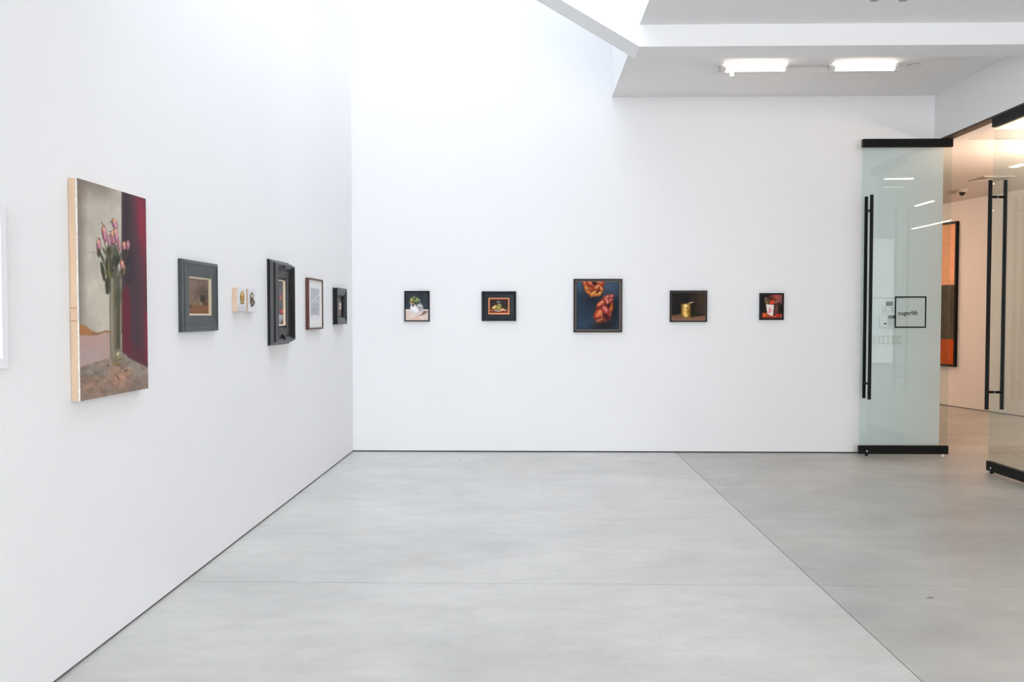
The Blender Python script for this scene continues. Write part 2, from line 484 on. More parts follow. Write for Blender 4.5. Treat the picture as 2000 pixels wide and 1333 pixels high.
batten(2.000, 'lit white tube light at the skylight end of the ceiling channel, beside a spotlight knuckle')
batten(2.955, 'lit white tube light at the doorway end of the ceiling channel')
for ty, wh_ in ((2.60, 'ahead of the viewpoint'), (-1.6, 'over the viewpoint')):
    tr2 = tag(empty('light_track', (2.475, ty, ZC)), 'white mounting channel on the ceiling ' + wh_, 'light track')
    MB().box(-0.775, 0.775, -0.045, 0.045, -0.045, 0.0).build('channel', M['lamp_white'], tr2, bevel=0.003)
    for x, lb in ((2.0, 'lit tube light %s, at the skylight end of its channel'), (2.955, 'lit tube light %s, at the side wall end of its channel')):
        batten(x, lb % wh_, tube_bright).location.y = ty - 0.11
k = tag(empty('spot_adapter', (1.79, 7.45, ZC - 0.052)), 'small white track spotlight knuckle under the end of the ceiling channel', 'spotlight')
MB().box(-0.055, 0.0, -0.02, 0.02, -0.018, 0.004).build('adapter', M['lamp_white'], k, bevel=0.003)
MB().tube((0.012, -0.01, 0.0), (0.012, -0.01, -0.052), 0.019, 18).build('spot_head', M['lamp_white'], k, smooth=True)
k = tag(empty('smoke_detector', (3.41, 7.47, ZC)), 'small round detector on the ceiling beside the tube lights', 'detector')
MB().lathe([(0, 0), (0.05, 0), (0.05, -0.006), (0.036, -0.014), (0, -0.014)], n=28).build('cover', M['lamp_white'], k, smooth=True)
MB().lathe([(0.0505, -0.001), (0.053, -0.001), (0.053, -0.004), (0.0505, -0.004), (0.0505, -0.001)], n=28).build('rim', M['grey_plastic'], k)
for i, x in enumerate((2.431, 2.632)):
    k = tag(empty('ceiling_hook', (x, 5.93, ZC)), 'small dark steel hook plate on the ceiling before the dropped beam, ' + ('nearer the skylight', 'nearer the doors')[i], 'hook', 'hook plates on the ceiling')
    MB().box(-0.026, 0.026, -0.03, 0.030, -0.005, 0).build('plate', M['grey_plastic'], k)
    MB().tube((0, -0.02, -0.005), (0, -0.02, -0.012), 0.006, 10).build('stem', M['grey_plastic'], k)

# ------------------------------------------------------------------ room beyond: lamps and ceiling devices
warm = (1.0, 0.60, 0.36)
WS = 90.0
led = emission('warm_led', (1.0, 0.66, 0.46), WS)
def led_strip(x0, x1, y0, y1, z, label, mat=led):
    cx, cy = (x0 + x1) / 2, (y0 + y1) / 2
    e = tag(empty('led_strip_light', (cx, cy, z)), label, 'strip light')
    MB().box(x0 - cx, x1 - cx, y0 - cy, y1 - cy, -0.03, 0.0).build('housing', M['lamp_white'], e)
    MB().box(x0 - cx + 0.008, x1 - cx - 0.008, y0 - cy + 0.008, y1 - cy - 0.008, -0.038, -0.030).build('diffuser', mat, e)
led_strip(4.72, 5.10, 5.47, 5.53, ZR + 0.10, 'short warm strip light on the raised ceiling bay just beyond the door leaf')
led_strip(6.37, 6.43, 2.75, 3.35, ZR + 0.10, 'short warm strip light running along the raised ceiling bay')
led_strip(8.00, 8.06, -0.9, 1.3, ZR + 0.10, 'long warm strip light running beside the slanting wall')
led_strip(4.86, 4.94, 13.0, 15.4, ZR, 'added warm fill strip, unseen behind the end wall, brightening the room beyond', emission('passage_fill', (1.0, 0.64, 0.44), 76.0))  # unseen lamp added to brighten the slanting wall and floor beyond
lp = tag(empty('linear_pendant', (6.4, 8.2, ZR + 0.10)), 'suspended linear uplight in the room beyond the doors', 'pendant')
MB().box(-1.1, 1.1, -0.03, 0.03, -0.56, -0.52).build('body', M['lamp_white'], lp)
MB().box(-1.09, 1.09, -0.022, 0.022, -0.52, -0.516).build('diffuser', emission('warm_uplight', (1.0, 0.76, 0.60), 900.0), lp)
for x in (-0.9, 0.9):
    MB().tube((x, 0, -0.52), (x, 0, 0), 0.002, 6).build('suspension_wire', M['grey_plastic'], lp)
dl = tag(empty('square_downlight', (5.69, 9.80, ZR)), 'small square recessed downlight with two bright bars', 'downlight')
MB().box(-0.05, 0.05, -0.12, 0.12, -0.004, 0).build('bezel', M['lamp_white'], dl)
for s in (-1, 1):
    MB().box(-0.04, 0.04, s * 0.055 - 0.035, s * 0.055 + 0.035, -0.008, -0.004).build('light_bar', led, dl)
vt = tag(empty('ceiling_vent', (5.88, 10.71, ZR)), 'square grey air diffuser on the ceiling beyond the doors', 'vent')
for k in range(4):
    h = 0.185 - k * 0.042
    b = MB()
    b.box(-h, h, -h, -h + 0.02, -0.012 + k * 0.002, 0); b.box(-h, h, h - 0.02, h, -0.012 + k * 0.002, 0)
    b.box(-h, -h + 0.02, -h + 0.02, h - 0.02, -0.012 + k * 0.002, 0); b.box(h - 0.02, h, -h + 0.02, h - 0.02, -0.012 + k * 0.002, 0)
    b.build('louvre_ring', M['vent'], vt)
MB().box(-0.17, 0.17, -0.17, 0.17, -0.003, 0).build('backing', M['vent'], vt)
cm = tag(empty('security_camera', (5.98, 11.60, ZR)), 'small dark dome camera on the ceiling beyond the doors', 'camera')
MB().lathe([(0, 0), (0.075, 0), (0.075, -0.012), (0.05, -0.045), (0, -0.045)], n=24).build('base', M['vent'], cm, smooth=True)
MB().lathe([(0.042, -0.045), (0.040, -0.065), (0.028, -0.085), (0, -0.095)], n=24).build('dome', M['dark_dome'], cm, smooth=True)
sd = tag(empty('ceiling_sensor', (5.97, 11.85, ZR)), 'round flat sensor on the ceiling behind the dome camera', 'detector')
MB().lathe([(0, 0), (0.07, 0), (0.065, -0.03), (0.04, -0.04), (0, -0.04)], n=24).build('body', M['vent'], sd, smooth=True)

# ------------------------------------------------------------------ pictures: oil-paint surfaces as coloured grids
_f = np.array([-math.sin(YAW) * math.cos(PIT), math.cos(YAW) * math.cos(PIT), -math.sin(PIT)])
_r = np.array([math.cos(YAW), math.sin(YAW), 0.0])
_u = np.cross(_r, _f)
def to_px(P):
    d = P - np.array([0, 0, EYE])
    z = d @ _f
    return 1000 + F_PX * (d @ _r) / z, 666.5 - F_PX * (d @ _u) / z

class Paint:
    """flat picture painted in the units of a reference view: ox, oy the corner, k the scale of that view"""
    def __init__(s, X, Y, seed=1):
        s.X0, s.Y0 = X, Y
        s.C = np.zeros(X.shape + (3,))
        s.seed = seed
        s.view(0, 0, 1)
    def view(s, ox, oy, k):
        s.X, s.Y, s.k = (s.X0 - ox) * k, (s.Y0 - oy) * k, k
        return s
    def put(s, a, col):
        a = np.clip(a, 0, 1)[..., None]
        s.C = s.C * (1 - a) + np.array(col, float) * a
        return s
    def fill(s, col): s.C[:] = col; return s
    def noise(s, sx, sy, seed):
        rs = np.random.RandomState(seed)
        n = 64
        g = rs.rand(n, n)
        x, y = s.X / sx + 1000, s.Y / sy + 1000
        xi, yi = np.floor(x).astype(int), np.floor(y).astype(int)
        fx, fy = x - xi, y - yi
        fx, fy = fx * fx * (3 - 2 * fx), fy * fy * (3 - 2 * fy)
        a, b, c, d = g[yi % n, xi % n], g[yi % n, (xi + 1) % n], g[(yi + 1) % n, xi % n], g[(yi + 1) % n, (xi + 1) % n]
        return (a * (1 - fx) + b * fx) * (1 - fy) + (c * (1 - fx) + d * fx) * fy
    def mottle(s, sx, sy, amp, seed, tint=(1, 1, 1)):
        n = s.noise(sx, sy, seed) * 0.6 + s.noise(sx * 0.45, sy * 0.45, seed + 7) * 0.4 - 0.5
        s.C = np.clip(s.C * (1 + 2 * amp * n[..., None] * np.array(tint)), 0, 255)
        return s
    def sd_ell(s, cx, cy, rx, ry, ang=0.0):
        c, q = math.cos(math.radians(ang)), math.sin(math.radians(ang))
        dx, dy = s.X - cx, s.Y - cy
        a, b = (dx * c + dy * q) / rx, (-dx * q + dy * c) / ry
        return (np.sqrt(a * a + b * b) - 1) * min(rx, ry)
    def sd_poly(s, pts):
        n = len(pts)
        dm = np.full(s.X.shape, 1e9); ins = np.zeros(s.X.shape, bool)
        for i in range(n):
            x0, y0 = pts[i]; x1, y1 = pts[(i + 1) % n]
            ex, ey = x1 - x0, y1 - y0
            t = np.clip(((s.X - x0) * ex + (s.Y - y0) * ey) / (ex * ex + ey * ey + 1e-9), 0, 1)
            dm = np.minimum(dm, np.hypot(s.X - x0 - t * ex, s.Y - y0 - t * ey))
            cond = (y0 > s.Y) != (y1 > s.Y)
            xx = x0 + (s.Y - y0) * ex / (ey if abs(ey) > 1e-9 else 1e-9)
            ins ^= cond & (s.X < xx)
        return np.where(ins, -dm, dm)
    def cov(s, sd, soft): return np.clip(0.5 - sd / (2 * max(soft, 1e-6)), 0, 1)
    def ell(s, cx, cy, rx, ry, col, ang=0, soft=None, a=1.0):
        return s.put(a * s.cov(s.sd_ell(cx, cy, rx, ry, ang), soft or 0.6 * s.k), col)
    def poly(s, pts, col, soft=None, a=1.0):
        return s.put(a * s.cov(s.sd_poly(pts), soft or 0.6 * s.k), col)
    def line(s, pts, wdt, col, soft=None, a=1.0):
        dm = np.full(s.X.shape, 1e9)
        for (x0, y0), (x1, y1) in zip(pts, pts[1:]):
            ex, ey = x1 - x0, y1 - y0
            t = np.clip(((s.X - x0) * ex + (s.Y - y0) * ey) / (ex * ex + ey * ey + 1e-9), 0, 1)
            dm = np.minimum(dm, np.hypot(s.X - x0 - t * ex, s.Y - y0 - t * ey))
        return s.put(a * s.cov(dm - wdt / 2, soft or 0.5 * s.k), col)
    def lit(s, cx, cy, rx, ry, dark, mid, lightc, ang=0, hx=-0.3, hy=-0.4, hs=0.55, soft=None, a=1.0):
        """rounded form: dark rim, mid body, highlight offset towards the painted light"""
        s.ell(cx, cy, rx, ry, dark, ang, soft, a)
        s.ell(cx + hx * 0.25 * rx, cy + hy * 0.25 * ry, rx * 0.84, ry * 0.84, mid, ang, 0.28 * min(rx, ry), a)
        return s.ell(cx + hx * rx, cy + hy * ry, rx * hs * 0.6, ry * hs * 0.6, lightc, ang, 0.35 * min(rx, ry) * hs, a)

def paint_mat(name, rough=0.5, spec=0.12, weave=0.05):
    m, nt, out = new_mat(name)
    p_ = nt.nodes.new('ShaderNodeBsdfPrincipled')
    p_.inputs['Roughness'].default_value = rough
    p_.inputs['Specular IOR Level'].default_value = spec
    at = nt.nodes.new('ShaderNodeAttribute'); at.attribute_name = 'pigment'
    tc = nt.nodes.new('ShaderNodeTexCoord')
    n = nt.nodes.new('ShaderNodeTexNoise'); n.inputs['Scale'].default_value = 260
    link(nt, tc.outputs['Object'], n.inputs['Vector'])
    b = nt.nodes.new('ShaderNodeBump'); b.inputs['Strength'].default_value = weave; b.inputs['Distance'].default_value = 0.001
    link(nt, n.outputs['Fac'], b.inputs['Height'])
    link(nt, b.outputs[0], p_.inputs['Normal'])
    link(nt, at.outputs['Color'], p_.inputs['Base Color'])
    link(nt, p_.outputs[0], out.inputs['Surface'])
    return m
M['paint'] = paint_mat('oil_paint')
M['print'] = paint_mat('print_on_paper', 0.8, 0.1, 0.0)

GAIN = 1.06     # pigment reflectance for the brightness seen in the room
def picture(name, parent, x0, x1, z0, z1, out, nx, nz, fn, mat='paint', seed=1, gain=GAIN):
    """a picture surface in the parent's axes (x right, z up, -y out of the wall)"""
    xs, zs = np.linspace(x0, x1, nx), np.linspace(z0, z1, nz)
    gx, gz = np.meshgrid(xs, zs)
    loc = np.array(parent.location[:]); rz = parent.rotation_euler.z
    c, q = math.cos(rz), math.sin(rz)
    ly = -out
    P = np.stack([loc[0] + gx * c - ly * q, loc[1] + gx * q + ly * c, loc[2] + gz], -1)
    X, Y = to_px(P)
    pt = Paint(X, Y, seed)
    fn(pt)
    lin = np.clip(s2l(np.clip(pt.C, 0, 255) / 255.0) * gain, 0, 0.9)
    verts = np.stack([gx, np.full_like(gx, ly), gz], -1).reshape(-1, 3)
    i = np.arange(nx * nz).reshape(nz, nx)
    quads = np.stack([i[:-1, :-1], i[:-1, 1:], i[1:, 1:], i[1:, :-1]], -1).reshape(-1, 4)
    me = bpy.data.meshes.new(name)
    me.from_pydata(verts.tolist(), [], quads.tolist())
    at = me.color_attributes.new('pigment', 'FLOAT_COLOR', 'POINT')
    at.data.foreach_set('color', np.concatenate([lin.reshape(-1, 3), np.ones((nx * nz, 1))], 1).astype(np.float32).ravel())
    me.materials.append(M[mat])
    o = bpy.data.objects.new(name, me)
    COL.objects.link(o)
    o.parent = parent
    return o

def on_left(name, y0, y1, z0, label, cat):
    r = empty(name, (XL, (y0 + y1) / 2, z0), math.pi / 2)
    return tag(r, label, cat), y1 - y0
def on_back(name, x0, x1, z0, label, cat):
    r = empty(name, ((x0 + x1) / 2, D, z0), 0)
    return tag(r, label, cat), x1 - x0

M['slate_frame'] = principled('slate_green_frame', rgb(54, 62, 64), 0.4, var=0.22, scale=14, stretch=(1, 1, 1), bump=0.1)
M['ebony'] = principled('ebonised_wood', rgb(15, 17, 20), 0.34, spec=0.35, var=0.3, scale=30, stretch=(1, 1, 0.2), bump=0.12)
M['black_wood'] = principled('black_wood', rgb(15, 15, 17), 0.45, spec=0.15, var=0.2, scale=20)
M['brown_black'] = principled('brown_black_wood', rgb(24, 15, 11), 0.45, spec=0.15, var=0.25, scale=20)
M['walnut'] = principled('walnut', rgb(88, 50, 34), 0.45, var=0.3, scale=18, stretch=(6, 6, 0.6), bump=0.1)
M['pale_gold'] = principled('pale_gilt', rgb(205, 190, 160), 0.35, metal=0.25, var=0.08, scale=30)
M['gold'] = principled('gilt', rgb(246, 224, 192), 0.4, metal=0.1, var=0.08, scale=30)
M['copper'] = principled('copper_leaf', rgb(236, 156, 114), 0.4, metal=0.2, var=0.1, scale=30)
M['grey_gilt'] = principled('worn_silver_bronze', rgb(120, 108, 100), 0.4, metal=0.3, var=0.15, scale=25)
M['bare_wood'] = principled('bare_pine', rgb(206, 178, 150), 0.6, var=0.10, scale=7, stretch=(5, 5, 0.7))
M['pine_block'] = principled('birch_ply', rgb(214, 186, 162), 0.6, var=0.06, scale=10, stretch=(5, 5, 0.7))
M['mat_board'] = principled('white_mat_board', (0.84, 0.83, 0.82), 0.8, var=0.01)
M['tape'] = principled('white_gesso_edge', rgb(214, 212, 208), 0.7, var=0.2, scale=60)

# ---- white shadow-box frame cut by the picture edge
r, W = on_left('framed_print', 2.30, 2.80, 1.221, 'white shadow box frame on the side wall, in front of the unframed rose painting', 'framed print')
Hh = 0.555
MB().ring(W, Hh, [(0, 0), (0, 0.029), (0.005, 0.032), (0.036, 0.032), (0.039, 0.027), (0.039, 0)]).build('frame', M['white_frame'], r)
MB().box(-W / 2 + 0.039, W / 2 - 0.039, -0.006, -0.001, 0.039, Hh - 0.039).build('backing', M['mat_board'], r)
def pale(p):
    p.fill((206, 208, 214)); p.mottle(30, 30, 0.05, 3)
picture('print', r, -W / 2 + 0.09, W / 2 - 0.09, 0.09, Hh - 0.09, 0.0065, 12, 12, pale, 'print')

# ---- large unframed canvas: dried roses in a tall glass
def roses(p):
    p.fill((190, 182, 168))
    p.mottle(26, 40, 0.10, 5); p.mottle(7, 12, 0.05, 6)
    # wall, darker and browner near its outer edges
    p.put(np.clip((172 - p.X) / 22, 0, 0.75), (128, 114, 104))
    p.put(np.clip((405 - p.Y) / 60, 0, 0.8) * np.clip((245 - p.X) / 40, 0, 1), (122, 110, 100))
    p.put(0.45 * p.cov(p.sd_ell(205, 600, 26, 60), 14), (206, 198, 178))
    p.put(0.35 * p.cov(p.sd_ell(205, 470, 24, 60), 14), (190, 186, 172))
    p.line([(170, 492), (190, 495)], 1.2, (130, 124, 112), a=0.6)
    # red drape
    p.poly([(237.6, 330), (300, 330), (300, 740), (237.6, 700)], (78, 56, 62), 0.9)
    p.put(p.cov(p.sd_poly([(237.6, 330), (300, 330), (300, 740), (237.6, 700)]), 1) * 0.9 * p.cov(p.sd_poly([(238, 330), (252, 330), (256, 470), (268, 560), (244, 560), (238, 520)]), 6), (56, 48, 54))
    p.put(p.cov(p.sd_ell(279, 440, 11, 75, -6), 6), (136, 44, 62))
    p.put(0.8 * p.cov(p.sd_ell(284, 545, 6, 60), 8), (104, 44, 58))
    p.put(0.9 * p.cov(p.sd_poly([(237.6, 575), (250, 555), (257, 600), (255, 690), (240, 690)]), 4), (104, 38, 52))
    p.put(0.85 * p.cov(p.sd_poly([(256, 540), (272, 540), (276, 700), (258, 690)]), 6), (70, 54, 60))
    p.put(0.95 * p.cov(p.sd_poly([(283, 610), (300, 600), (300, 740), (284, 700)]), 4), (136, 38, 60))
    p.put(0.4 * p.cov(p.sd_poly([(244, 660), (290, 690), (290, 715), (246, 700)]), 4), (110, 34, 52))
    # lower cloth and table (second view)
    p.view(150, 600, 7.013)
    p.poly([(-60, 250), (60, 240), (130, 262), (205, 325), (290, 350), (330, 340), (390, 318), (470, 330), (470, 362), (380, 350), (300, 384), (190, 398), (40, 384), (-60, 380)], (166, 116, 74), 6)
    p.poly([(200, 355), (300, 362), (380, 330), (450, 335), (450, 350), (380, 345), (300, 382), (210, 392)], (128, 104, 84), 6, 0.8)
    p.poly([(-60, 385), (190, 400), (300, 386), (380, 354), (620, 365), (620, 730), (-60, 860)], (178, 150, 140), 6)
    p.put(0.5 * p.cov(p.sd_ell(160, 660, 190, 90), 60), (168, 156, 158))
    p.poly([(-60, 850), (45, 830), (230, 762), (400, 715), (650, 650), (700, 690), (860, 775), (1010, 845), (1010, 1500), (-60, 1500)], (140, 122, 108), 8)
    tb = p.cov(p.sd_poly([(-60, 850), (45, 830), (230, 762), (400, 715), (650, 650), (700, 690), (860, 775), (1010, 845), (1010, 1500), (-60, 1500)]), 8)
    p.put(0.8 * tb * p.cov(p.sd_ell(590, 960, 150, 150), 90), (168, 128, 104))
    p.put(0.55 * tb * p.cov(p.sd_ell(200, 1080, 160, 110), 80), (158, 120, 98))
    p.put(0.6 * tb * p.cov(p.sd_ell(240, 870, 150, 60), 50), (126, 120, 120))
    p.put(0.6 * tb * p.cov(p.sd_ell(790, 800, 150, 60, 28), 40), (150, 142, 136))
    p.put(0.5 * tb * p.cov(p.sd_ell(820, 1000, 120, 80), 60), (124, 112, 100))
    p.C = p.C * (1 - tb[..., None]) + tb[..., None] * np.clip(p.C * (1 + 0.22 * (p.noise(90, 60, 31)[..., None] - 0.5) + 0.16 * (p.noise(24, 30, 32)[..., None] - 0.5)), 0, 255)
    for (a, b, c, d) in ((535, 935, 580, 990), (655, 885, 692, 862), (412, 815, 436, 790)):
        p.line([(a, b), (c, d)], 13, (66, 42, 30))
    p.line([(522, 930), (560, 985)], 7, (196, 150, 110), a=0.8)
    # glass vase
    p.poly([(452, -420), (612, -420), (608, 560), (640, 640), (600, 740), (540, 790), (490, 760), (462, 690)], (126, 118, 98), 6, 0.86)
    p.poly([(500, -420), (600, -420), (596, 560), (575, 600), (520, 600)], (98, 92, 66), 10, 0.75)
    p.poly([(560, -420), (585, -420), (590, 560), (545, 560)], (66, 66, 50), 8, 0.7)
    p.line([(455, -420), (452, 300), (466, 700)], 9, (92, 84, 72), a=0.8)
    p.line([(478, -420), (482, 600)], 14, (158, 150, 130), a=0.6)
    p.line([(606, -420), (600, 560)], 10, (150, 144, 128), a=0.55)
    p.ell(570, 690, 105, 60, (134, 124, 108), soft=18, a=0.9)
    p.ell(556, 668, 42, 40, (150, 138, 104), soft=8); p.ell(566, 640, 13, 26, (206, 196, 164), 25, 6); p.ell(540, 690, 9, 22, (96, 84, 54), -20, 5)
    p.line([(482, 725), (540, 735), (650, 705)], 11, (92, 82, 62), a=0.8); p.ell(535, 775, 42, 20, (138, 112, 70), soft=7); p.ell(562, 800, 12, 8, (60, 44, 28), soft=3)
    p.line([(668, 650), (676, 690)], 8, (190, 150, 130)); p.line([(610, 610), (612, 640)], 9, (196, 184, 160))
    # leaves and roses (third view)
    p.view(150, 410, 6.35)
    dg, og = (58, 58, 44), (108, 102, 58)
    p.poly([(290, 640), (320, 660), (350, 760), (356, 890), (330, 880), (300, 770)], dg, 7)
    p.poly([(350, 850), (420, 850), (424, 1010), (385, 1055), (360, 1040), (352, 950)], (72, 70, 54), 8)
    p.poly([(375, 440), (440, 420), (500, 440), (515, 560), (505, 700), (520, 800), (470, 850), (400, 850), (360, 790), (345, 620), (372, 560)], (84, 84, 66), 10, 0.85)
    p.ell(412, 510, 46, 52, (70, 64, 46), soft=10); p.ell(470, 600, 42, 110, (56, 62, 48), 8, 12)
    p.ell(455, 450, 22, 60, (150, 150, 146), 20, 10, 0.7); p.ell(335, 560, 24, 70, (172, 166, 158), -14, 14, 0.6)
    p.ell(395, 700, 28, 58, og, 5, 9); p.ell(402, 806, 44, 40, og, 0, 10); p.ell(372, 690, 12, 90, (46, 46, 36), 0, 7)
    p.ell(446, 720, 34, 60, (52, 54, 46), 12, 9); p.ell(466, 712, 16, 26, (166, 160, 140), 25, 8); p.ell(492, 780, 40, 60, (110, 110, 104), 16, 12, 0.8)
    p.ell(540, 860, 16, 90, (140, 132, 122), 0, 10, 0.5); p.ell(575, 760, 18, 70, (70, 62, 48), 8, 9); p.line([(600, 700), (585, 800)], 12, (150, 138, 84), a=0.9)
    p.ell(590, 640, 60, 50, (50, 44, 44), 0, 14, 0.6); p.ell(510, 1080, 40, 130, (74, 80, 60), 4, 14, 0.8); p.ell(500, 920, 36, 80, (92, 90, 78), 0, 14, 0.7)
    p.line([(410, 860), (406, 1330)], 10, (120, 112, 100), a=0.6)
    for (ax, ay, bx, by) in ((340, 400, 440, 820), (274, 520, 400, 860), (468, 250, 470, 820), (452, 430, 455, 840), (395, 450, 430, 820), (522, 510, 480, 850), (600, 500, 520, 860), (632, 500, 540, 860), (562, 738, 500, 880)):
        p.line([(ax, ay), ((ax + bx) / 2 + 6, (ay + by) / 2 - 10), (bx, by)], 11, (74, 72, 50), soft=5, a=0.85)
    for (lx, ly, la, lb, lg, lc) in ((345, 520, 16, 60, -25, (92, 90, 66)), (318, 600, 14, 70, -20, (66, 66, 48)), (530, 600, 16, 70, 14, (60, 62, 46)), (440, 560, 18, 64, 10, (104, 104, 80)), (500, 660, 18, 70, 18, (46, 50, 38)), (420, 640, 16, 60, -16, (78, 80, 58)), (470, 520, 20, 56, -20, (88, 90, 74)), (548, 760, 14, 60, 20, (84, 78, 54)), (380, 900, 18, 90, 6, (58, 58, 42))):
        p.ell(lx, ly, la, lb, lc, lg, 7, 0.9)
    def rose(cx, cy, rx, ry, ang, lit_=(222, 170, 132), mid=(188, 122, 132), dk=(92, 52, 62)):
        p.ell(cx, cy, rx, ry, dk, ang, 6)
        p.ell(cx + 4, cy - ry * 0.05, rx * 0.8, ry * 0.86, mid, ang, 8)
        p.ell(cx - rx * 0.1, cy - ry * 0.55, rx * 0.5, ry * 0.4, lit_, ang, 8)
        p.ell(cx + rx * 0.35, cy + ry * 0.05, rx * 0.28, ry * 0.55, (204, 158, 168), ang, 7, 0.9)
        p.line([(cx - rx * 0.4, cy - ry * 0.3), (cx - rx * 0.1, cy + ry * 0.6)], rx * 0.18, dk, a=0.6)
    rose(340, 300, 30, 106, -8); rose(272, 440, 29, 84, 2); p.ell(274, 535, 22, 50, (70, 62, 44), 0, 10)
    rose(470, 178, 34, 72, -18, (226, 168, 118), (196, 140, 160)); rose(452, 340, 44, 96, 4); rose(488, 320, 28, 92, -6, (226, 184, 146), (198, 146, 156))
    rose(395, 380, 24, 74, -10, (190, 150, 140), (170, 130, 140), (130, 96, 104)); rose(522, 440, 19, 72, -8, (190, 130, 140), (172, 110, 130))
    rose(585, 448, 24, 52, 0, (232, 168, 134), (206, 146, 132)); rose(632, 440, 24, 58, 4, (200, 136, 130), (180, 116, 122)); rose(562, 680, 27, 58, -8, (232, 174, 130), (206, 138, 120))
    for a in ([(405, 150), (440, 147)], [(300, 150), (330, 190), (352, 220)], [(262, 352), (296, 368)], [(392, 268), (424, 270)], [(540, 640), (580, 625)]):
        p.line(a, 7, (66, 50, 40))
    p.view(0, 0, 1)
    p.mottle(2.2, 3.0, 0.035, 12)
r, W = on_left('canvas_painting', 3.235, 3.820, 1.066, 'tall unframed canvas of dried roses in a glass vase before a red drape', 'painting')
Hh = 0.878
MB().box(-W / 2, W / 2, -0.0335, -0.002, 0, Hh).build('stretcher', M['bare_wood'], r)
MB().box(-W / 2 - 0.0008, W / 2 + 0.0008, -0.0368, -0.030, -0.0008, Hh + 0.0008).build('canvas_edge', M['tape'], r)
for z in (0.315, 0.365):
    MB().box(-W / 2 - 0.0014, -W / 2, -0.0295, -0.002, z, z + 0.006).build('stretcher_joint', principled('joint_glue', rgb(188, 148, 112), 0.6), r)
picture('canvas', r, -W / 2, W / 2, 0, Hh, 0.0372, 130, 340, roses)

# ---- slate-green frame with a dim still life
def dim_still(p):
    p.view(340, 495, 8.08)
    p.fill((124, 104, 92))
    p.put(np.clip((640 - p.Y) / 260, 0, 1) * 0.8, (134, 118, 108))
    p.put(0.85 * p.cov(p.sd_ell(470, 660, 110, 150), 70), (84, 68, 54))
    p.poly([(200, 840), (400, 800), (620, 790), (620, 1040), (200, 1040)], (126, 88, 62), 24)
    p.put(0.7 * p.cov(p.sd_ell(430, 900, 150, 40), 30), (138, 88, 58))
    p.put(0.75 * p.cov(p.sd_poly([(200, 955), (620, 945), (620, 1040), (200, 1040)]), 14), (88, 68, 50))
    p.ell(450, 720, 36, 84, (46, 40, 32), soft=14); p.ell(452, 645, 22, 14, (112, 102, 84), soft=8)
    p.ell(385, 740, 26, 60, (132, 116, 100), soft=18, a=0.7)
    p.ell(425, 800, 34, 36, (120, 108, 82), soft=12); p.ell(432, 795, 12, 12, (160, 146, 116), soft=8)
    p.ell(335, 805, 38, 32, (122, 98, 62), soft=12); p.ell(330, 795, 18, 14, (150, 126, 84), soft=10)
    p.ell(264, 838, 17, 18, (72, 56, 42), soft=8); p.ell(500, 800, 30, 22, (84, 62, 44), soft=12)
    p.mottle(60, 50, 0.05, 4); p.mottle(14, 14, 0.04, 8)
r, W = on_left('framed_painting', 4.251, 4.735, 1.318, 'wide slate green frame with a pale gilt liner around a dim brown still life', 'painting')
Hh = 0.381
MB().ring(W, Hh, [(0, 0), (0, 0.020), (0.004, 0.027), (0.012, 0.030), (0.020, 0.030), (0.024, 0.026), (0.086, 0.022), (0.088, 0.018), (0.088, 0)]).build('frame', M['slate_frame'], r)
MB().ring(W - 0.172, Hh - 0.172, [(0, 0.002), (0, 0.020), (0.003, 0.021), (0.011, 0.015), (0.011, 0.002)]).build('liner', M['pale_gold'], r).location = (0, 0, 0.086)
picture('canvas', r, -W / 2 + 0.092, W / 2 - 0.092, 0.092, Hh - 0.092, 0.006, 70, 70, dim_still)

# ---- two small unframed blocks
def beetle(p):
    p.view(445, 555, 22.2)
    p.fill((224, 224, 226))
    p.put(np.clip((p.Y - 860) / 60, 0, 1), (206, 205, 208))
    p.put(0.8 * p.cov(p.sd_ell(640, 905, 170, 22), 14), (238, 238, 238))
    p.ell(626, 850, 100, 26, (66, 64, 62), soft=12)
    p.ell(622, 590, 98, 268, (122, 104, 54), soft=12)
    p.ell(636, 590, 76, 250, (186, 144, 76), soft=22); p.ell(622, 440, 42, 110, (222, 190, 118), soft=24)
    p.ell(610, 545, 26, 42, (140, 104, 38), soft=14); p.line([(575, 640), (588, 800)], 16, (84, 72, 44), a=0.7); p.line([(672, 640), (668, 800)], 14, (120, 88, 44), a=0.8)
    p.ell(620, 730, 16, 90, (196, 158, 98), soft=12)
def moth(p):
    p.view(445, 555, 22.2)
    p.fill((222, 223, 226))
    p.ell(1036, 520, 76, 150, (96, 90, 74), soft=14); p.ell(1040, 520, 34, 82, (232, 216, 188), -8, 16)
    p.poly([(962, 560), (1105, 590), (1130, 700), (1180, 800), (1130, 930), (1080, 970), (1040, 990), (1000, 995), (985, 900), (955, 800)], (92, 82, 64), 14)
    p.ell(1080, 760, 34, 80, (126, 112, 86), 20, 22, 0.8); p.ell(1030, 700, 40, 70, (70, 60, 46), -15, 18, 0.8); p.ell(1050, 860, 30, 50, (150, 138, 112), 10, 20, 0.8)
    p.line([(1020, 900), (1022, 985)], 34, (66, 58, 40)); p.line([(1075, 890), (1082, 960)], 28, (60, 54, 40)); p.ell(1165, 810, 14, 40, (120, 122, 128), 30, 12, 0.7)
for nm, y0, y1, fn, lb in (('a', 5.033, 5.196, beetle, 'small square wood panel painting of an upright amber beetle, no frame'),
                           ('b', 5.226, 5.380, moth, 'small square wood panel painting of a grey brown moth, no frame')):
    r, W = on_left('panel_painting', y0, y1, 1.430, lb, 'painting')
    r['group'] = 'small wood panels between the dark frames'
    MB().box(-W / 2, W / 2, -0.031, 0, 0, 0.145).build('wood_block', M['pine_block'], r, bevel=0.0006)
    picture('painted_face', r, -W / 2 + 0.0006, W / 2 - 0.0006, 0.0006, 0.1444, 0.0316, 60, 60, fn)

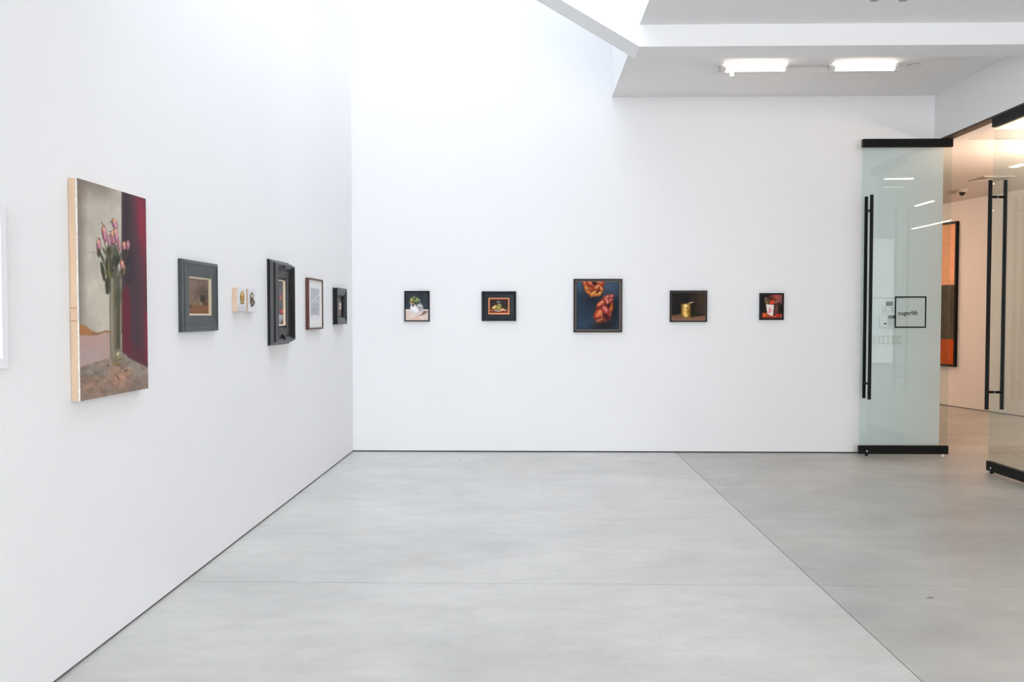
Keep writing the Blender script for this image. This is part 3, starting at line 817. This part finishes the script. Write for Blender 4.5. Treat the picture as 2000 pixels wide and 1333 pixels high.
# ---- deep ebonised frame with a slim still life
def cloth_still(p):
    p.view(500, 480, 6.06)
    p.fill((96, 98, 102))
    p.put(np.clip((p.X - 320) / 50, 0, 1) * 0.7, (78, 62, 48))
    p.put(0.4 * p.cov(p.sd_ell(275, 520, 40, 90), 40), (126, 126, 132))
    p.poly([(220, 800), (270, 812), (330, 826), (372, 818), (360, 842), (330, 856), (300, 900), (280, 940), (220, 960)], (150, 156, 164), 6)
    p.poly([(255, 815), (300, 820), (310, 850), (290, 880), (262, 860)], (172, 178, 176), 8, 0.8)
    p.poly([(300, 900), (340, 850), (380, 836), (380, 960), (280, 960)], (96, 84, 78), 6)
    p.ell(290, 560, 9, 28, (150, 104, 104), soft=8, a=0.8); p.ell(290, 618, 20, 34, (160, 92, 92), soft=10); p.ell(292, 620, 9, 14, (198, 130, 132), soft=6)
    p.poly([(318, 690), (328, 680), (338, 700), (342, 790), (350, 810), (310, 810), (318, 780)], (150, 170, 184), 6, 0.9)
    p.ell(300, 780, 24, 30, (168, 70, 76), soft=9); p.ell(310, 776, 9, 12, (206, 116, 118), soft=6); p.ell(300, 806, 18, 8, (120, 60, 62), soft=5)
    p.mottle(22, 30, 0.05, 2)
r, W = on_left('framed_painting', 5.714, 6.200, 1.195, 'tall deep black ebonised frame with a thin gilt liner around red fruit and white cloth', 'painting')
Hh = 0.603
MB().ring(W, Hh, [(0, 0), (0, 0.008), (0.010, 0.018), (0.016, 0.040), (0.026, 0.050), (0.030, 0.066), (0.042, 0.067), (0.050, 0.056), (0.064, 0.046), (0.070, 0.040), (0.120, 0.038), (0.124, 0.026), (0.138, 0.020), (0.138, 0)]).build('frame', M['ebony'], r)
MB().ring(W - 0.272, Hh - 0.272, [(0, 0.002), (0, 0.023), (0.004, 0.025), (0.010, 0.018), (0.010, 0.002)]).build('liner', M['gold'], r).location = (0, 0, 0.136)
for zc, sgn in ((0.046, -1), (Hh - 0.046, 1)):
    b = MB()
    b.box(-0.06, 0.07, -0.0745, -0.060, zc - 0.009, zc + 0.009)
    b.prism([(-0.0745, zc - 0.009), (-0.060, zc - 0.009), (-0.046, zc - 0.009 - sgn * 0.028), (-0.050, zc + 0.009 - sgn * 0.028), (-0.0745, zc + 0.009)], 'x', -0.074, -0.060)
    b.build('carved_tab', M['ebony'], r)
picture('canvas', r, -W / 2 + 0.142, W / 2 - 0.142, 0.142, Hh - 0.142, 0.008, 50, 110, cloth_still)

# ---- walnut frame with a grey print in a white mat
def grey_print(p):
    p.view(590, 535, 11.59)
    p.fill((186, 186, 192))
    p.put(np.clip((430 - p.Y) / 120, 0, 1) * 0.7, (204, 203, 208))
    p.poly([(215, 625), (380, 445), (396, 440), (392, 468), (225, 645)], (214, 214, 219), 10)
    p.poly([(318, 590), (338, 610), (300, 665), (292, 650)], (222, 222, 226), 8)
    p.put(0.5 * p.cov(p.sd_ell(290, 800, 110, 110), 60), (172, 172, 179))
    n = p.noise(26, 30, 5)
    p.put(np.clip((n - 0.55) * 2.5, 0, 0.5) * p.cov(p.sd_ell(270, 730, 110, 150), 60), (214, 214, 218))
    p.put(np.clip((p.Y - 930 + 40 * (p.noise(40, 40, 9) - 0.5)) / 30, 0, 1), (226, 224, 226))
    p.mottle(40, 50, 0.03, 6)
r, W = on_left('framed_print', 6.700, 7.172, 1.290, 'slim walnut frame with a wide white mat around a pale grey print', 'framed print')
Hh = 0.423
MB().ring(W, Hh, [(0, 0), (0, 0.029), (0.014, 0.029), (0.014, 0)]).build('frame', M['walnut'], r)
MB().box(-W / 2 + 0.014, W / 2 - 0.014, -0.020, -0.002, 0.014, Hh - 0.014).build('mat_board', M['mat_board'], r)
picture('print', r, -0.150, 0.135, 0.085, 0.345, 0.0206, 50, 60, grey_print, 'print')

# ---- stepped black frame with a pale blossom
def blossom(p):
    p.view(590, 535, 11.59)
    p.fill((104, 100, 102))
    p.put(np.clip((p.X - 900) / 50, 0, 1), (96, 56, 46))
    p.put(np.clip((p.Y - 800) / 60, 0, 1) * 0.7, (124, 108, 106))
    p.ell(868, 745, 36, 26, (150, 116, 106), soft=12)
    p.ell(866, 695, 34, 36, (206, 186, 180), soft=12); p.ell(868, 692, 16, 20, (232, 216, 208), soft=9)
    p.ell(866, 770, 42, 22, (226, 206, 196), soft=10); p.ell(850, 806, 16, 14, (214, 184, 172), soft=7); p.ell(888, 808, 16, 13, (200, 166, 152), soft=7)
    p.mottle(20, 24, 0.05, 2)
r, W = on_left('framed_painting', 7.641, 8.050, 1.322, 'small stepped black frame around a pale blossom, nearest the room corner', 'painting')
r['label'] = 'small stepped black frame around a pale blossom, beside the room corner'
Hh = 0.342
MB().ring(W, Hh, [(0, 0), (0, 0.016), (0.007, 0.020), (0.007, 0.028), (0.001, 0.034), (0.001, 0.044), (0.010, 0.045), (0.066, 0.030), (0.070, 0.022), (0.078, 0.018), (0.078, 0)]).build('frame', M['ebony'], r)
MB().ring(W - 0.152, Hh - 0.152, [(0, 0.002), (0, 0.019), (0.004, 0.019), (0.004, 0.002)]).build('liner', M['black_wood'], r).location = (0, 0, 0.076)
picture('canvas', r, -W / 2 + 0.079, W / 2 - 0.079, 0.079, Hh - 0.079, 0.007, 40, 50, blossom)

# ---- end wall, plant in a white pitcher
def pitcher(p):
    p.view(785, 563, 19.05)
    p.fill((52, 58, 64)); p.mottle(160, 200, 0.14, 3); p.put(0.4 * p.cov(p.sd_ell(880, 600, 60, 220), 60), (66, 76, 80))
    p.poly([(60, 795), (1060, 800), (1060, 1300), (60, 1300)], (222, 200, 190), 9)
    p.poly([(60, 790), (1060, 797), (1060, 832), (60, 828)], (232, 224, 220), 9)
    p.put(0.6 * p.cov(p.sd_ell(560, 1120, 170, 60), 40), (226, 176, 158)); p.put(0.5 * p.cov(p.sd_ell(250, 950, 120, 90), 60), (214, 190, 180))
    p.line([(330, 1020), (470, 1085)], 30, (238, 226, 220), soft=14); p.line([(690, 1090), (790, 1150)], 34, (240, 230, 226), soft=16); p.line([(480, 1150), (620, 1120)], 26, (228, 190, 172), soft=14)
    p.poly([(560, 1030), (740, 960), (800, 850), (960, 850), (930, 930), (800, 1000), (650, 1025)], (134, 108, 98), 14)
    p.ell(545, 830, 242, 192, (206, 200, 200), soft=12)
    p.poly([(290, 535), (380, 560), (480, 600), (640, 680), (740, 640), (780, 800), (700, 960), (420, 980), (310, 860), (300, 720), (335, 620)], (218, 214, 214), 14)
    p.poly([(360, 690), (470, 680), (560, 730), (640, 800), (700, 850), (650, 900), (470, 870), (370, 780)], (238, 238, 240), 26)
    p.poly([(510, 680), (620, 680), (740, 640), (760, 760), (700, 840), (620, 800), (560, 720)], (160, 144, 144), 20, 0.85)
    p.put(0.7 * p.cov(p.sd_ell(700, 800, 60, 130, 30), 40), (166, 158, 160)); p.ell(520, 960, 170, 50, (226, 208, 196), soft=26, a=0.7)
    p.poly([(330, 560), (440, 570), (480, 620), (420, 690), (365, 680), (370, 620)], (122, 112, 108), 16); p.ell(420, 640, 26, 40, (86, 76, 74), soft=12)
    p.poly([(480, 560), (620, 540), (650, 600), (600, 660), (520, 650)], (52, 66, 68), 14)
    p.line([(590, 630), (640, 615), (690, 660), (715, 640)], 40, (240, 238, 240), soft=14); p.line([(650, 560), (720, 590), (760, 680), (770, 780)], 22, (196, 196, 200), soft=10)
    p.line([(285, 532), (360, 545), (460, 575)], 20, (206, 182, 128), soft=9)
    p.ell(470, 420, 190, 110, (58, 66, 40), soft=30); p.ell(360, 510, 90, 34, (112, 92, 34), 14, 14)
    for (x, y, a, b, g, c) in ((360, 440, 46, 56, -20, (188, 190, 128)), (350, 385, 30, 30, 10, (152, 156, 92)), (430, 350, 18, 40, 0, (196, 204, 168)), (505, 340, 16, 34, 25, (160, 172, 158)),
                              (485, 470, 22, 54, 40, (172, 182, 122)), (575, 430, 40, 54, -15, (166, 178, 104)), (570, 395, 18, 22, 0, (206, 214, 150)), (650, 455, 22, 34, 15, (190, 198, 170)),
                              (540, 505, 26, 34, 20, (150, 160, 96)), (640, 525, 36, 14, -10, (140, 160, 132)), (440, 420, 26, 40, 30, (104, 112, 60)), (560, 560, 24, 60, 20, (70, 96, 84)), (380, 300, 40, 26, 0, (62, 78, 50)), (510, 270, 16, 14, 0, (70, 84, 84))):
        p.ell(x, y, a, b, c, g, 12)
r, W = on_back('framed_painting', -1.263, -1.007, 1.345, 'slim black frame around a plant in a round white pitcher', 'painting')
Hh = 0.312
MB().ring(W, Hh, [(0, 0), (0, 0.032), (0.011, 0.032), (0.011, 0)]).build('frame', M['black_wood'], r)
picture('canvas', r, -W / 2 + 0.0105, W / 2 - 0.0105, 0.0105, Hh - 0.0105, 0.024, 100, 120, pitcher)

# ---- end wall, lemons in a copper liner
def lemons(p):
    p.view(935, 563, 19.04)
    p.fill((52, 44, 42)); p.mottle(120, 120, 0.15, 2)
    p.put(np.clip((470 - p.Y) / 40, 0, 0.8), (86, 48, 26)); p.put(np.clip((450 - p.X) / 30, 0, 0.7), (80, 40, 26)); p.put(np.clip((p.X - 1020) / 60, 0, 0.6), (92, 54, 38))
    p.poly([(380, 800), (1120, 795), (1120, 960), (380, 960)], (146, 82, 58), 12); p.poly([(380, 870), (1120, 865), (1120, 960), (380, 960)], (112, 52, 30), 10)
    p.line([(430, 815), (600, 812)], 16, (186, 140, 116), soft=9, a=0.8); p.line([(990, 812), (1080, 806)], 14, (196, 140, 106), soft=9, a=0.8)
    p.ell(712, 515, 40, 34, (150, 148, 156), soft=14); p.ell(800, 515, 30, 30, (120, 112, 124), soft=14); p.ell(715, 512, 14, 20, (206, 206, 210), soft=8)
    p.lit(765, 690, 88, 112, (84, 84, 56), (134, 130, 72), (176, 174, 128), hx=0.0, hy=-0.6)
    p.line([(800, 610), (846, 690), (820, 790)], 16, (160, 160, 112), soft=9, a=0.7)
    p.poly([(475, 740), (540, 680), (620, 640), (680, 655), (660, 760), (560, 785)], (222, 176, 98), 14); p.ell(600, 690, 60, 36, (244, 208, 138), -25, 24); p.line([(470, 742), (520, 765)], 18, (200, 140, 70), soft=8)
    p.ell(712, 745, 98, 92, (150, 138, 56), soft=14); p.ell(735, 730, 60, 56, (176, 158, 72), soft=30); p.ell(660, 790, 46, 44, (128, 124, 86), soft=20); p.ell(655, 815, 40, 22, (110, 116, 116), soft=12)
    p.line([(600, 835), (700, 862), (790, 862)], 26, (204, 198, 196), soft=9)
    p.poly([(790, 850), (830, 780), (900, 758), (960, 780), (1005, 850), (970, 845), (930, 820), (880, 850)], (236, 188, 146), 11); p.ell(880, 812, 40, 16, (206, 150, 92), soft=9); p.line([(800, 845), (850, 800), (940, 800), (995, 845)], 12, (250, 224, 190), soft=7)
r, W = on_back('framed_painting', -0.472, -0.120, 1.350, 'broad dark green black frame with a copper liner around lemons and a bottle', 'painting')
Hh = 0.303
MB().ring(W, Hh, [(0, 0), (0, 0.030), (0.006, 0.036), (0.016, 0.034), (0.021, 0.024), (0.026, 0.022), (0.060, 0.026), (0.068, 0.030), (0.069, 0)]).build('frame', principled('bottle_green_black', rgb(34, 43, 47), 0.4, spec=0.2, var=0.2, scale=18), r)
MB().ring(W - 0.136, Hh - 0.134, [(0, 0.002), (0, 0.034), (0.004, 0.035), (0.015, 0.022), (0.017, 0.002)]).build('liner', M['copper'], r).location = (0, 0, 0.067)
picture('canvas', r, -0.0935, 0.0935, 0.082, Hh - 0.082, 0.012, 100, 76, lemons)

# ---- end wall, braided loaves
def braid(p):
    p.view(1100, 530, 9.52)
    p.fill((34, 46, 60))
    p.put(0.8 * p.cov(p.sd_ell(860, 260, 200, 150, 20), 120), (72, 88, 106)); p.put(0.8 * p.cov(p.sd_ell(290, 240, 60, 110), 60), (84, 106, 130))
    p.put(0.6 * p.cov(p.sd_ell(330, 480, 110, 260), 120), (44, 66, 84)); p.put(0.6 * p.cov(p.sd_ell(430, 960, 200, 140), 110), (50, 74, 96)); p.put(0.6 * p.cov(p.sd_ell(990, 1000, 70, 110), 70), (56, 80, 92))
    p.put(0.8 * p.cov(p.sd_ell(580, 560, 180, 90, 20), 80), (18, 22, 30)); p.put(0.85 * p.cov(p.sd_ell(960, 760, 70, 180), 60), (14, 18, 22)); p.put(0.9 * p.cov(p.sd_ell(740, 1020, 150, 60), 60), (22, 18, 24)); p.put(0.5 * p.cov(p.sd_ell(450, 760, 90, 160), 80), (24, 40, 54))
    p.mottle(60, 110, 0.07, 3); p.mottle(16, 16, 0.04, 5)
    # upper loaf
    p.poly([(340, 180), (740, 180), (748, 320), (715, 430), (640, 480), (530, 470), (430, 410), (380, 300)], (96, 36, 14), 10)
    def strand(cx, cy, L, w_, ang, dk, mid, li, off=(-0.15, -0.25)):
        """one fold of dough: long soft oval with a broken highlight along its crown"""
        p.ell(cx, cy, L, w_, dk, ang, 9)
        p.ell(cx + off[0] * 0.4 * w_, cy + off[1] * 0.4 * w_, L * 0.9, w_ * 0.78, mid, ang, 0.34 * w_)
        c_, s_ = math.cos(math.radians(ang)), math.sin(math.radians(ang))
        for t_, k_ in ((-0.35, 0.22), (0.05, 0.30), (0.38, 0.16)):
            p.ell(cx + t_ * L * c_ + off[0] * w_, cy + t_ * L * s_ + off[1] * w_, L * k_, w_ * 0.22, li, ang, 0.2 * w_, 0.75)
    strand(690, 222, 84, 44, 12, (110, 32, 14), (176, 70, 36), (224, 140, 96))
    strand(402, 222, 62, 44, 66, (110, 40, 18), (178, 80, 36), (222, 140, 84))
    strand(500, 318, 90, 50, 38, (100, 32, 12), (152, 60, 24), (190, 96, 48))
    strand(524, 238, 92, 50, 28, (120, 34, 18), (192, 76, 42), (238, 170, 132))
    p.ell(578, 226, 42, 32, (42, 14, 10), -15, 12)
    strand(440, 330, 84, 42, 62, (116, 50, 16), (192, 110, 44), (232, 170, 96))
    p.ell(606, 375, 56, 34, (64, 20, 10), 20, 14)
    strand(640, 300, 88, 56, -34, (96, 28, 12), (168, 70, 32), (240, 190, 150))
    strand(714, 330, 62, 34, 72, (100, 40, 14), (190, 108, 48), (232, 176, 106))
    strand(484, 402, 92, 42, 34, (92, 40, 12), (166, 92, 38), (208, 138, 68))
    strand(566, 418, 80, 44, -48, (104, 48, 16), (200, 126, 58), (238, 182, 108))
    strand(628, 440, 74, 34, -8, (96, 42, 14), (182, 104, 42), (226, 160, 86))
    strand(684, 412, 58, 36, -52, (100, 42, 16), (196, 120, 58), (240, 196, 130))
    p.line([(590, 350), (650, 372), (700, 372)], 14, (58, 18, 8), soft=9, a=0.7); p.line([(470, 290), (540, 280)], 12, (70, 22, 10), soft=8, a=0.7)
    # lower loaf: fat strands crossing over one another
    p.poly([(740, 480), (830, 440), (905, 440), (930, 520), (925, 690), (890, 830), (880, 900), (800, 960), (640, 970), (600, 900), (560, 830), (570, 780), (620, 720), (625, 620), (690, 550)], (92, 28, 18), 12)
    strand(890, 610, 130, 40, 82, (84, 24, 20), (150, 62, 44), (180, 96, 68))
    strand(850, 850, 92, 44, -62, (70, 22, 20), (134, 62, 54), (160, 88, 78))
    strand(890, 690, 84, 36, 100, (110, 38, 12), (168, 80, 36), (206, 124, 66))
    strand(760, 925, 80, 46, -12, (58, 20, 16), (104, 54, 44), (126, 74, 60))
    strand(885, 472, 62, 36, -28, (124, 42, 38), (188, 98, 90), (224, 158, 148))
    strand(806, 492, 84, 40, -32, (120, 38, 34), (176, 86, 80), (216, 146, 138))
    strand(880, 545, 66, 38, -40, (98, 28, 24), (166, 74, 64), (204, 118, 104))
    strand(806, 556, 96, 38, 66, (118, 36, 26), (194, 100, 80), (238, 186, 166), (0.2, -0.1))
    strand(708, 606, 108, 56, -40, (112, 32, 16), (182, 82, 52), (230, 164, 140))
    p.ell(838, 650, 34, 66, (50, 14, 12), 30, 16)
    strand(776, 716, 110, 72, 52, (98, 24, 18), (176, 68, 58), (226, 158, 150), (0.0, -0.3))
    strand(648, 806, 104, 76, -62, (116, 34, 12), (188, 82, 46), (228, 150, 108), (0.2, -0.3))
    p.ell(800, 848, 66, 44, (58, 16, 14), 20, 22)
    strand(690, 912, 92, 52, -24, (90, 32, 18), (148, 72, 46), (196, 128, 92), (-0.4, 0.0))
    p.line([(690, 735), (712, 785), (718, 850)], 18, (232, 172, 124), soft=10, a=0.85)
    p.line([(632, 690), (700, 668), (790, 630)], 16, (66, 16, 10), soft=9, a=0.85); p.line([(740, 515), (780, 590), (810, 640)], 12, (86, 24, 16), soft=8, a=0.8)
    p.line([(575, 880), (650, 880), (720, 850)], 14, (62, 18, 8), soft=9, a=0.7); p.line([(850, 500), (930, 490)], 10, (92, 28, 24), soft=7, a=0.8)
    p.put(0.5 * p.cov(p.sd_ell(780, 970, 140, 40), 40), (30, 16, 18))
r, W = on_back('framed_painting', 0.466, 0.960, 1.234, 'largest frame on the end wall, bronze edged, around two glossy braided loaves', 'painting')
Hh = 0.545
MB().ring(W, Hh, [(0, 0), (0, 0.034), (0.004, 0.038), (0.016, 0.036), (0.020, 0.030), (0.020, 0)]).build('frame', principled('dark_bronze_wood', rgb(56, 49, 46), 0.42, spec=0.2, metal=0.2, var=0.2, scale=14), r)
MB().ring(W - 0.038, Hh - 0.038, [(0, 0.002), (0, 0.032), (0.008, 0.030), (0.009, 0.002)]).build('liner', M['grey_gilt'], r).location = (0, 0, 0.019)
MB().box(-W / 2 + 0.027, W / 2 - 0.027, -0.012, -0.002, 0.027, Hh - 0.027).build('float_gap', M['reveal'], r)
picture('canvas', r, -W / 2 + 0.034, W / 2 - 0.032, 0.031, Hh - 0.027, 0.026, 160, 180, braid)

# ---- end wall, gold tin
def tin(p):
    p.view(1304, 563, 18.51)
    p.fill((26, 21, 18)); p.put(np.clip((p.X - 700) / 600, 0, 1) * 0.9, (64, 48, 36)); p.put(np.clip((260 - p.Y) / 160, 0, 1) * 0.3, (56, 46, 40))
    p.put(0.35 * p.cov(p.sd_ell(1240, 350, 130, 200), 90), (76, 56, 24)); p.put(0.7 * p.cov(p.sd_ell(300, 860, 170, 150), 80), (17, 18, 16)); p.mottle(150, 150, 0.18, 4)
    p.poly([(100, 1010), (480, 955), (1000, 1000), (1400, 970), (1400, 1250), (100, 1250)], (126, 92, 70), 34)
    p.put(0.7 * p.cov(p.sd_poly([(100, 990), (480, 940), (520, 1040), (300, 1060), (100, 1040)]), 40), (92, 70, 42)); p.put(0.9 * p.cov(p.sd_poly([(880, 900), (1400, 940), (1400, 985), (900, 1045)]), 30), (28, 20, 14)); p.put(0.5 * p.cov(p.sd_ell(1280, 1080, 120, 70), 50), (134, 84, 66))
    p.poly([(480, 560), (560, 545), (1000, 545), (995, 1000), (860, 1060), (520, 1050), (480, 980)], (58, 44, 14), 16)
    p.put(p.cov(p.sd_poly([(490, 590), (560, 570), (820, 570), (800, 1060), (520, 1045), (485, 980)]), 30), (132, 96, 30))
    p.poly([(555, 600), (715, 590), (712, 1040), (560, 1030), (545, 820)], (222, 176, 90), 26); p.ell(650, 640, 70, 50, (250, 226, 160), soft=24); p.ell(640, 780, 46, 60, (250, 206, 128), 15, 22); p.ell(660, 980, 60, 66, (246, 214, 130), soft=24); p.ell(620, 900, 36, 50, (250, 208, 130), soft=20)
    for (x, y, a, b) in ((600, 700, 12, 30), (690, 740, 12, 36), (580, 820, 20, 14), (650, 850, 16, 18), (640, 960, 18, 12), (720, 860, 12, 30), (600, 1000, 20, 14), (560, 640, 10, 30), (700, 920, 16, 16)):
        p.ell(x, y, a, b, (146, 98, 32), soft=12, a=0.75)
    p.ell(755, 670, 14, 78, (232, 196, 120), soft=14); p.ell(730, 690, 10, 70, (110, 74, 16), soft=9, a=0.8); p.ell(770, 960, 26, 60, (176, 140, 56), 0, 24, 0.7)
    p.poly([(840, 570), (1000, 545), (992, 990), (880, 1050), (850, 800)], (28, 24, 14), 26, 0.9)
    p.line([(485, 575), (600, 555), (740, 560)], 22, (84, 58, 26), soft=12); p.poly([(720, 555), (820, 515), (940, 490), (930, 515), (850, 545), (760, 565)], (196, 168, 112), 12); p.poly([(800, 530), (900, 500), (890, 522), (820, 545)], (250, 236, 200), 9); p.line([(920, 510), (1020, 490)], 18, (96, 62, 40), soft=10); p.line([(900, 455), (1010, 430)], 12, (74, 56, 26), soft=9, a=0.7)
    p.line([(600, 1090), (800, 1100)], 24, (152, 112, 60), soft=16, a=0.6)
r, W = on_back('framed_painting', 1.446, 1.820, 1.340, 'slim dark brown frame around a gold tin standing in shadow', 'painting')
Hh = 0.319
MB().ring(W, Hh, [(0, 0), (0, 0.036), (0.013, 0.036), (0.014, 0)]).build('frame', M['brown_black'], r)
MB().ring(W - 0.027, Hh - 0.027, [(0, 0.002), (0, 0.026), (0.003, 0.026), (0.003, 0.002)]).build('liner', M['grey_gilt'], r).location = (0, 0, 0.0135)
picture('canvas', r, -W / 2 + 0.0155, W / 2 - 0.0155, 0.0155, Hh - 0.0155, 0.024, 120, 104, tin)

# ---- end wall, paper takeaway pail
def pail(p):
    p.view(1478, 566, 20.2)
    p.fill((30, 24, 20)); p.put(p.cov(p.sd_ell(790, 250, 230, 200), 110), (164, 74, 64)); p.put(np.clip((p.X - 820) / 150, 0, 0.7) * np.clip((640 - p.Y) / 120, 0, 1), (138, 86, 82)); p.put(0.8 * p.cov(p.sd_ell(900, 800, 110, 160), 50), (30, 18, 18)); p.put(0.6 * p.cov(p.sd_ell(560, 380, 150, 80), 60), (74, 40, 30))
    p.poly([(200, 930), (330, 900), (1040, 960), (1040, 1200), (200, 1200)], (150, 56, 34), 20); p.poly([(200, 1090), (1040, 1090), (1040, 1200), (200, 1200)], (112, 50, 40), 18)
    p.poly([(335, 310), (430, 320), (520, 400), (560, 560), (380, 570), (320, 470)], (90, 66, 54), 16); p.line([(330, 400), (345, 330), (380, 330)], 18, (188, 176, 166), soft=10); p.line([(325, 430), (350, 510), (430, 560)], 22, (144, 138, 96), soft=14); p.ell(410, 500, 24, 24, (170, 110, 56), soft=12); p.ell(500, 470, 40, 60, (112, 52, 22), soft=20)
    p.poly([(700, 540), (830, 400), (900, 370), (880, 480), (760, 570)], (150, 88, 76), 18); p.line([(700, 545), (800, 430), (870, 350)], 16, (176, 118, 100), soft=10)
    p.poly([(500, 570), (540, 470), (600, 440), (700, 445), (710, 500), (660, 580)], (226, 66, 38), 13); p.line([(550, 480), (690, 455)], 22, (250, 120, 92), soft=10); p.line([(570, 520), (690, 490)], 16, (150, 22, 12), soft=8); p.ell(640, 400, 50, 30, (134, 34, 20), soft=16)
    p.poly([(680, 600), (850, 560), (860, 640), (820, 960), (640, 1030)], (78, 46, 36), 12); p.put(0.6 * p.cov(p.sd_poly([(700, 640), (830, 620), (800, 930), (690, 960)]), 20), (110, 66, 54)); p.ell(800, 780, 30, 60, (96, 84, 60), soft=24, a=0.6)
    p.poly([(365, 580), (680, 600), (640, 1030), (560, 1030), (415, 940)], (238, 226, 218), 10); p.poly([(365, 580), (460, 590), (500, 720), (410, 760)], (226, 226, 214), 14, 0.7); p.poly([(440, 940), (640, 1030), (500, 1020)], (236, 206, 190), 12)
    for q in ([(515, 710), (500, 780), (470, 850)], [(515, 710), (550, 780), (560, 830)], [(450, 880), (520, 860), (600, 850)], [(460, 915), (560, 880)], [(490, 790), (540, 790)], [(480, 830), (560, 820)]):
        p.line(q, 22, (226, 112, 128), soft=12, a=0.85)
    p.line([(450, 910), (500, 900)], 16, (190, 50, 72), soft=8); p.ell(515, 780, 34, 50, (236, 140, 150), soft=20, a=0.7)
    p.ell(300, 1000, 66, 62, (240, 96, 60), soft=14); p.ell(320, 1010, 30, 34, (252, 120, 60), soft=16); p.ell(390, 1000, 50, 50, (176, 96, 22), soft=14); p.line([(370, 960), (420, 975)], 14, (212, 160, 66), soft=8); p.line([(260, 1080), (520, 1060), (720, 1080)], 20, (226, 84, 62), soft=10)
    p.ell(840, 1010, 80, 60, (160, 22, 20), soft=16); p.ell(825, 1020, 34, 34, (232, 30, 44), soft=12); p.ell(838, 990, 14, 12, (250, 120, 130), soft=6); p.line([(690, 1060), (780, 1060)], 16, (200, 136, 84), soft=8); p.line([(940, 1030), (965, 1070)], 18, (206, 150, 140), soft=9)
r, W = on_back('framed_painting', 2.354, 2.593, 1.361, 'smallest frame on the end wall, deep black, around a white takeaway pail on red', 'painting')
Hh = 0.272
MB().ring(W, Hh, [(0, 0), (0, 0.042), (0.016, 0.042), (0.017, 0)]).build('frame', M['black_wood'], r)
picture('canvas', r, -W / 2 + 0.0155, W / 2 - 0.0155, 0.0155, Hh - 0.0155, 0.036, 100, 112, pail)

# ---- tall striped work in the room beyond
rz = math.atan2(-(-1.0), 0.2474)
dv = np.array([0.2474, -1.0]) / math.hypot(0.2474, 1.0)          # along the slanting wall, towards the viewer
e1 = np.array([6.571, 12.815])                                   # right-hand end of the work
Wd = 1.5
c0 = e1 - dv * Wd / 2
r = tag(empty('framed_painting', (c0[0], c0[1], 0.62), math.atan2(dv[1], dv[0])), 'tall black framed painting in blocks of orange and dark green beyond the doors', 'painting')
Hh = 2.225
MB().ring(Wd, Hh, [(0, 0), (0, 0.045), (0.03, 0.045), (0.03, 0)]).build('frame', M['black_wood'], r)
def blocks(p):
    z = p.Y
    p.fill((236, 178, 140)); p.put(np.clip((z - 540) / 40, 0, 0.35), (230, 160, 120))
    n = p.noise(3.0, 6.0, 4)
    p.put(p.cov(557 - z, 0.5), (70, 66, 56)); p.put(p.cov(557 - z, 0.5) * np.clip((n - 0.5) * 1.6, 0, 0.5), (104, 96, 80)); p.put(p.cov(557 - z, 0.5) * np.clip((p.noise(2, 3, 8) - 0.6) * 1.6, 0, 0.5), (52, 58, 52))
    p.put(p.cov(663 - z, 0.5), (180, 76, 22)); p.mottle(4, 6, 0.06, 3)
picture('canvas', r, -Wd / 2 + 0.03, Wd / 2 - 0.03, 0.03, Hh - 0.03, 0.02, 30, 160, blocks)

# ---- scraps on the floor
for (x, y, a, L, lb) in ((2.00, 4.12, 0.2, 0.035, 'tiny dark fibre on the concrete near the crossing of the joints'),
                         (-0.66, 7.98, 0.5, 0.022, 'tiny grey scrap on the concrete near the end wall')):
    s_ = tag(empty('floor_scrap', (x, y, 0), a), lb, 'scrap')
    MB().tube((-L / 2, 0, 0.0015), (0, 0.004, 0.0015), 0.0014, 6).tube((0, 0.004, 0.0015), (L / 2, 0, 0.0015), 0.0014, 6).build('fibre', M['reveal'], s_)
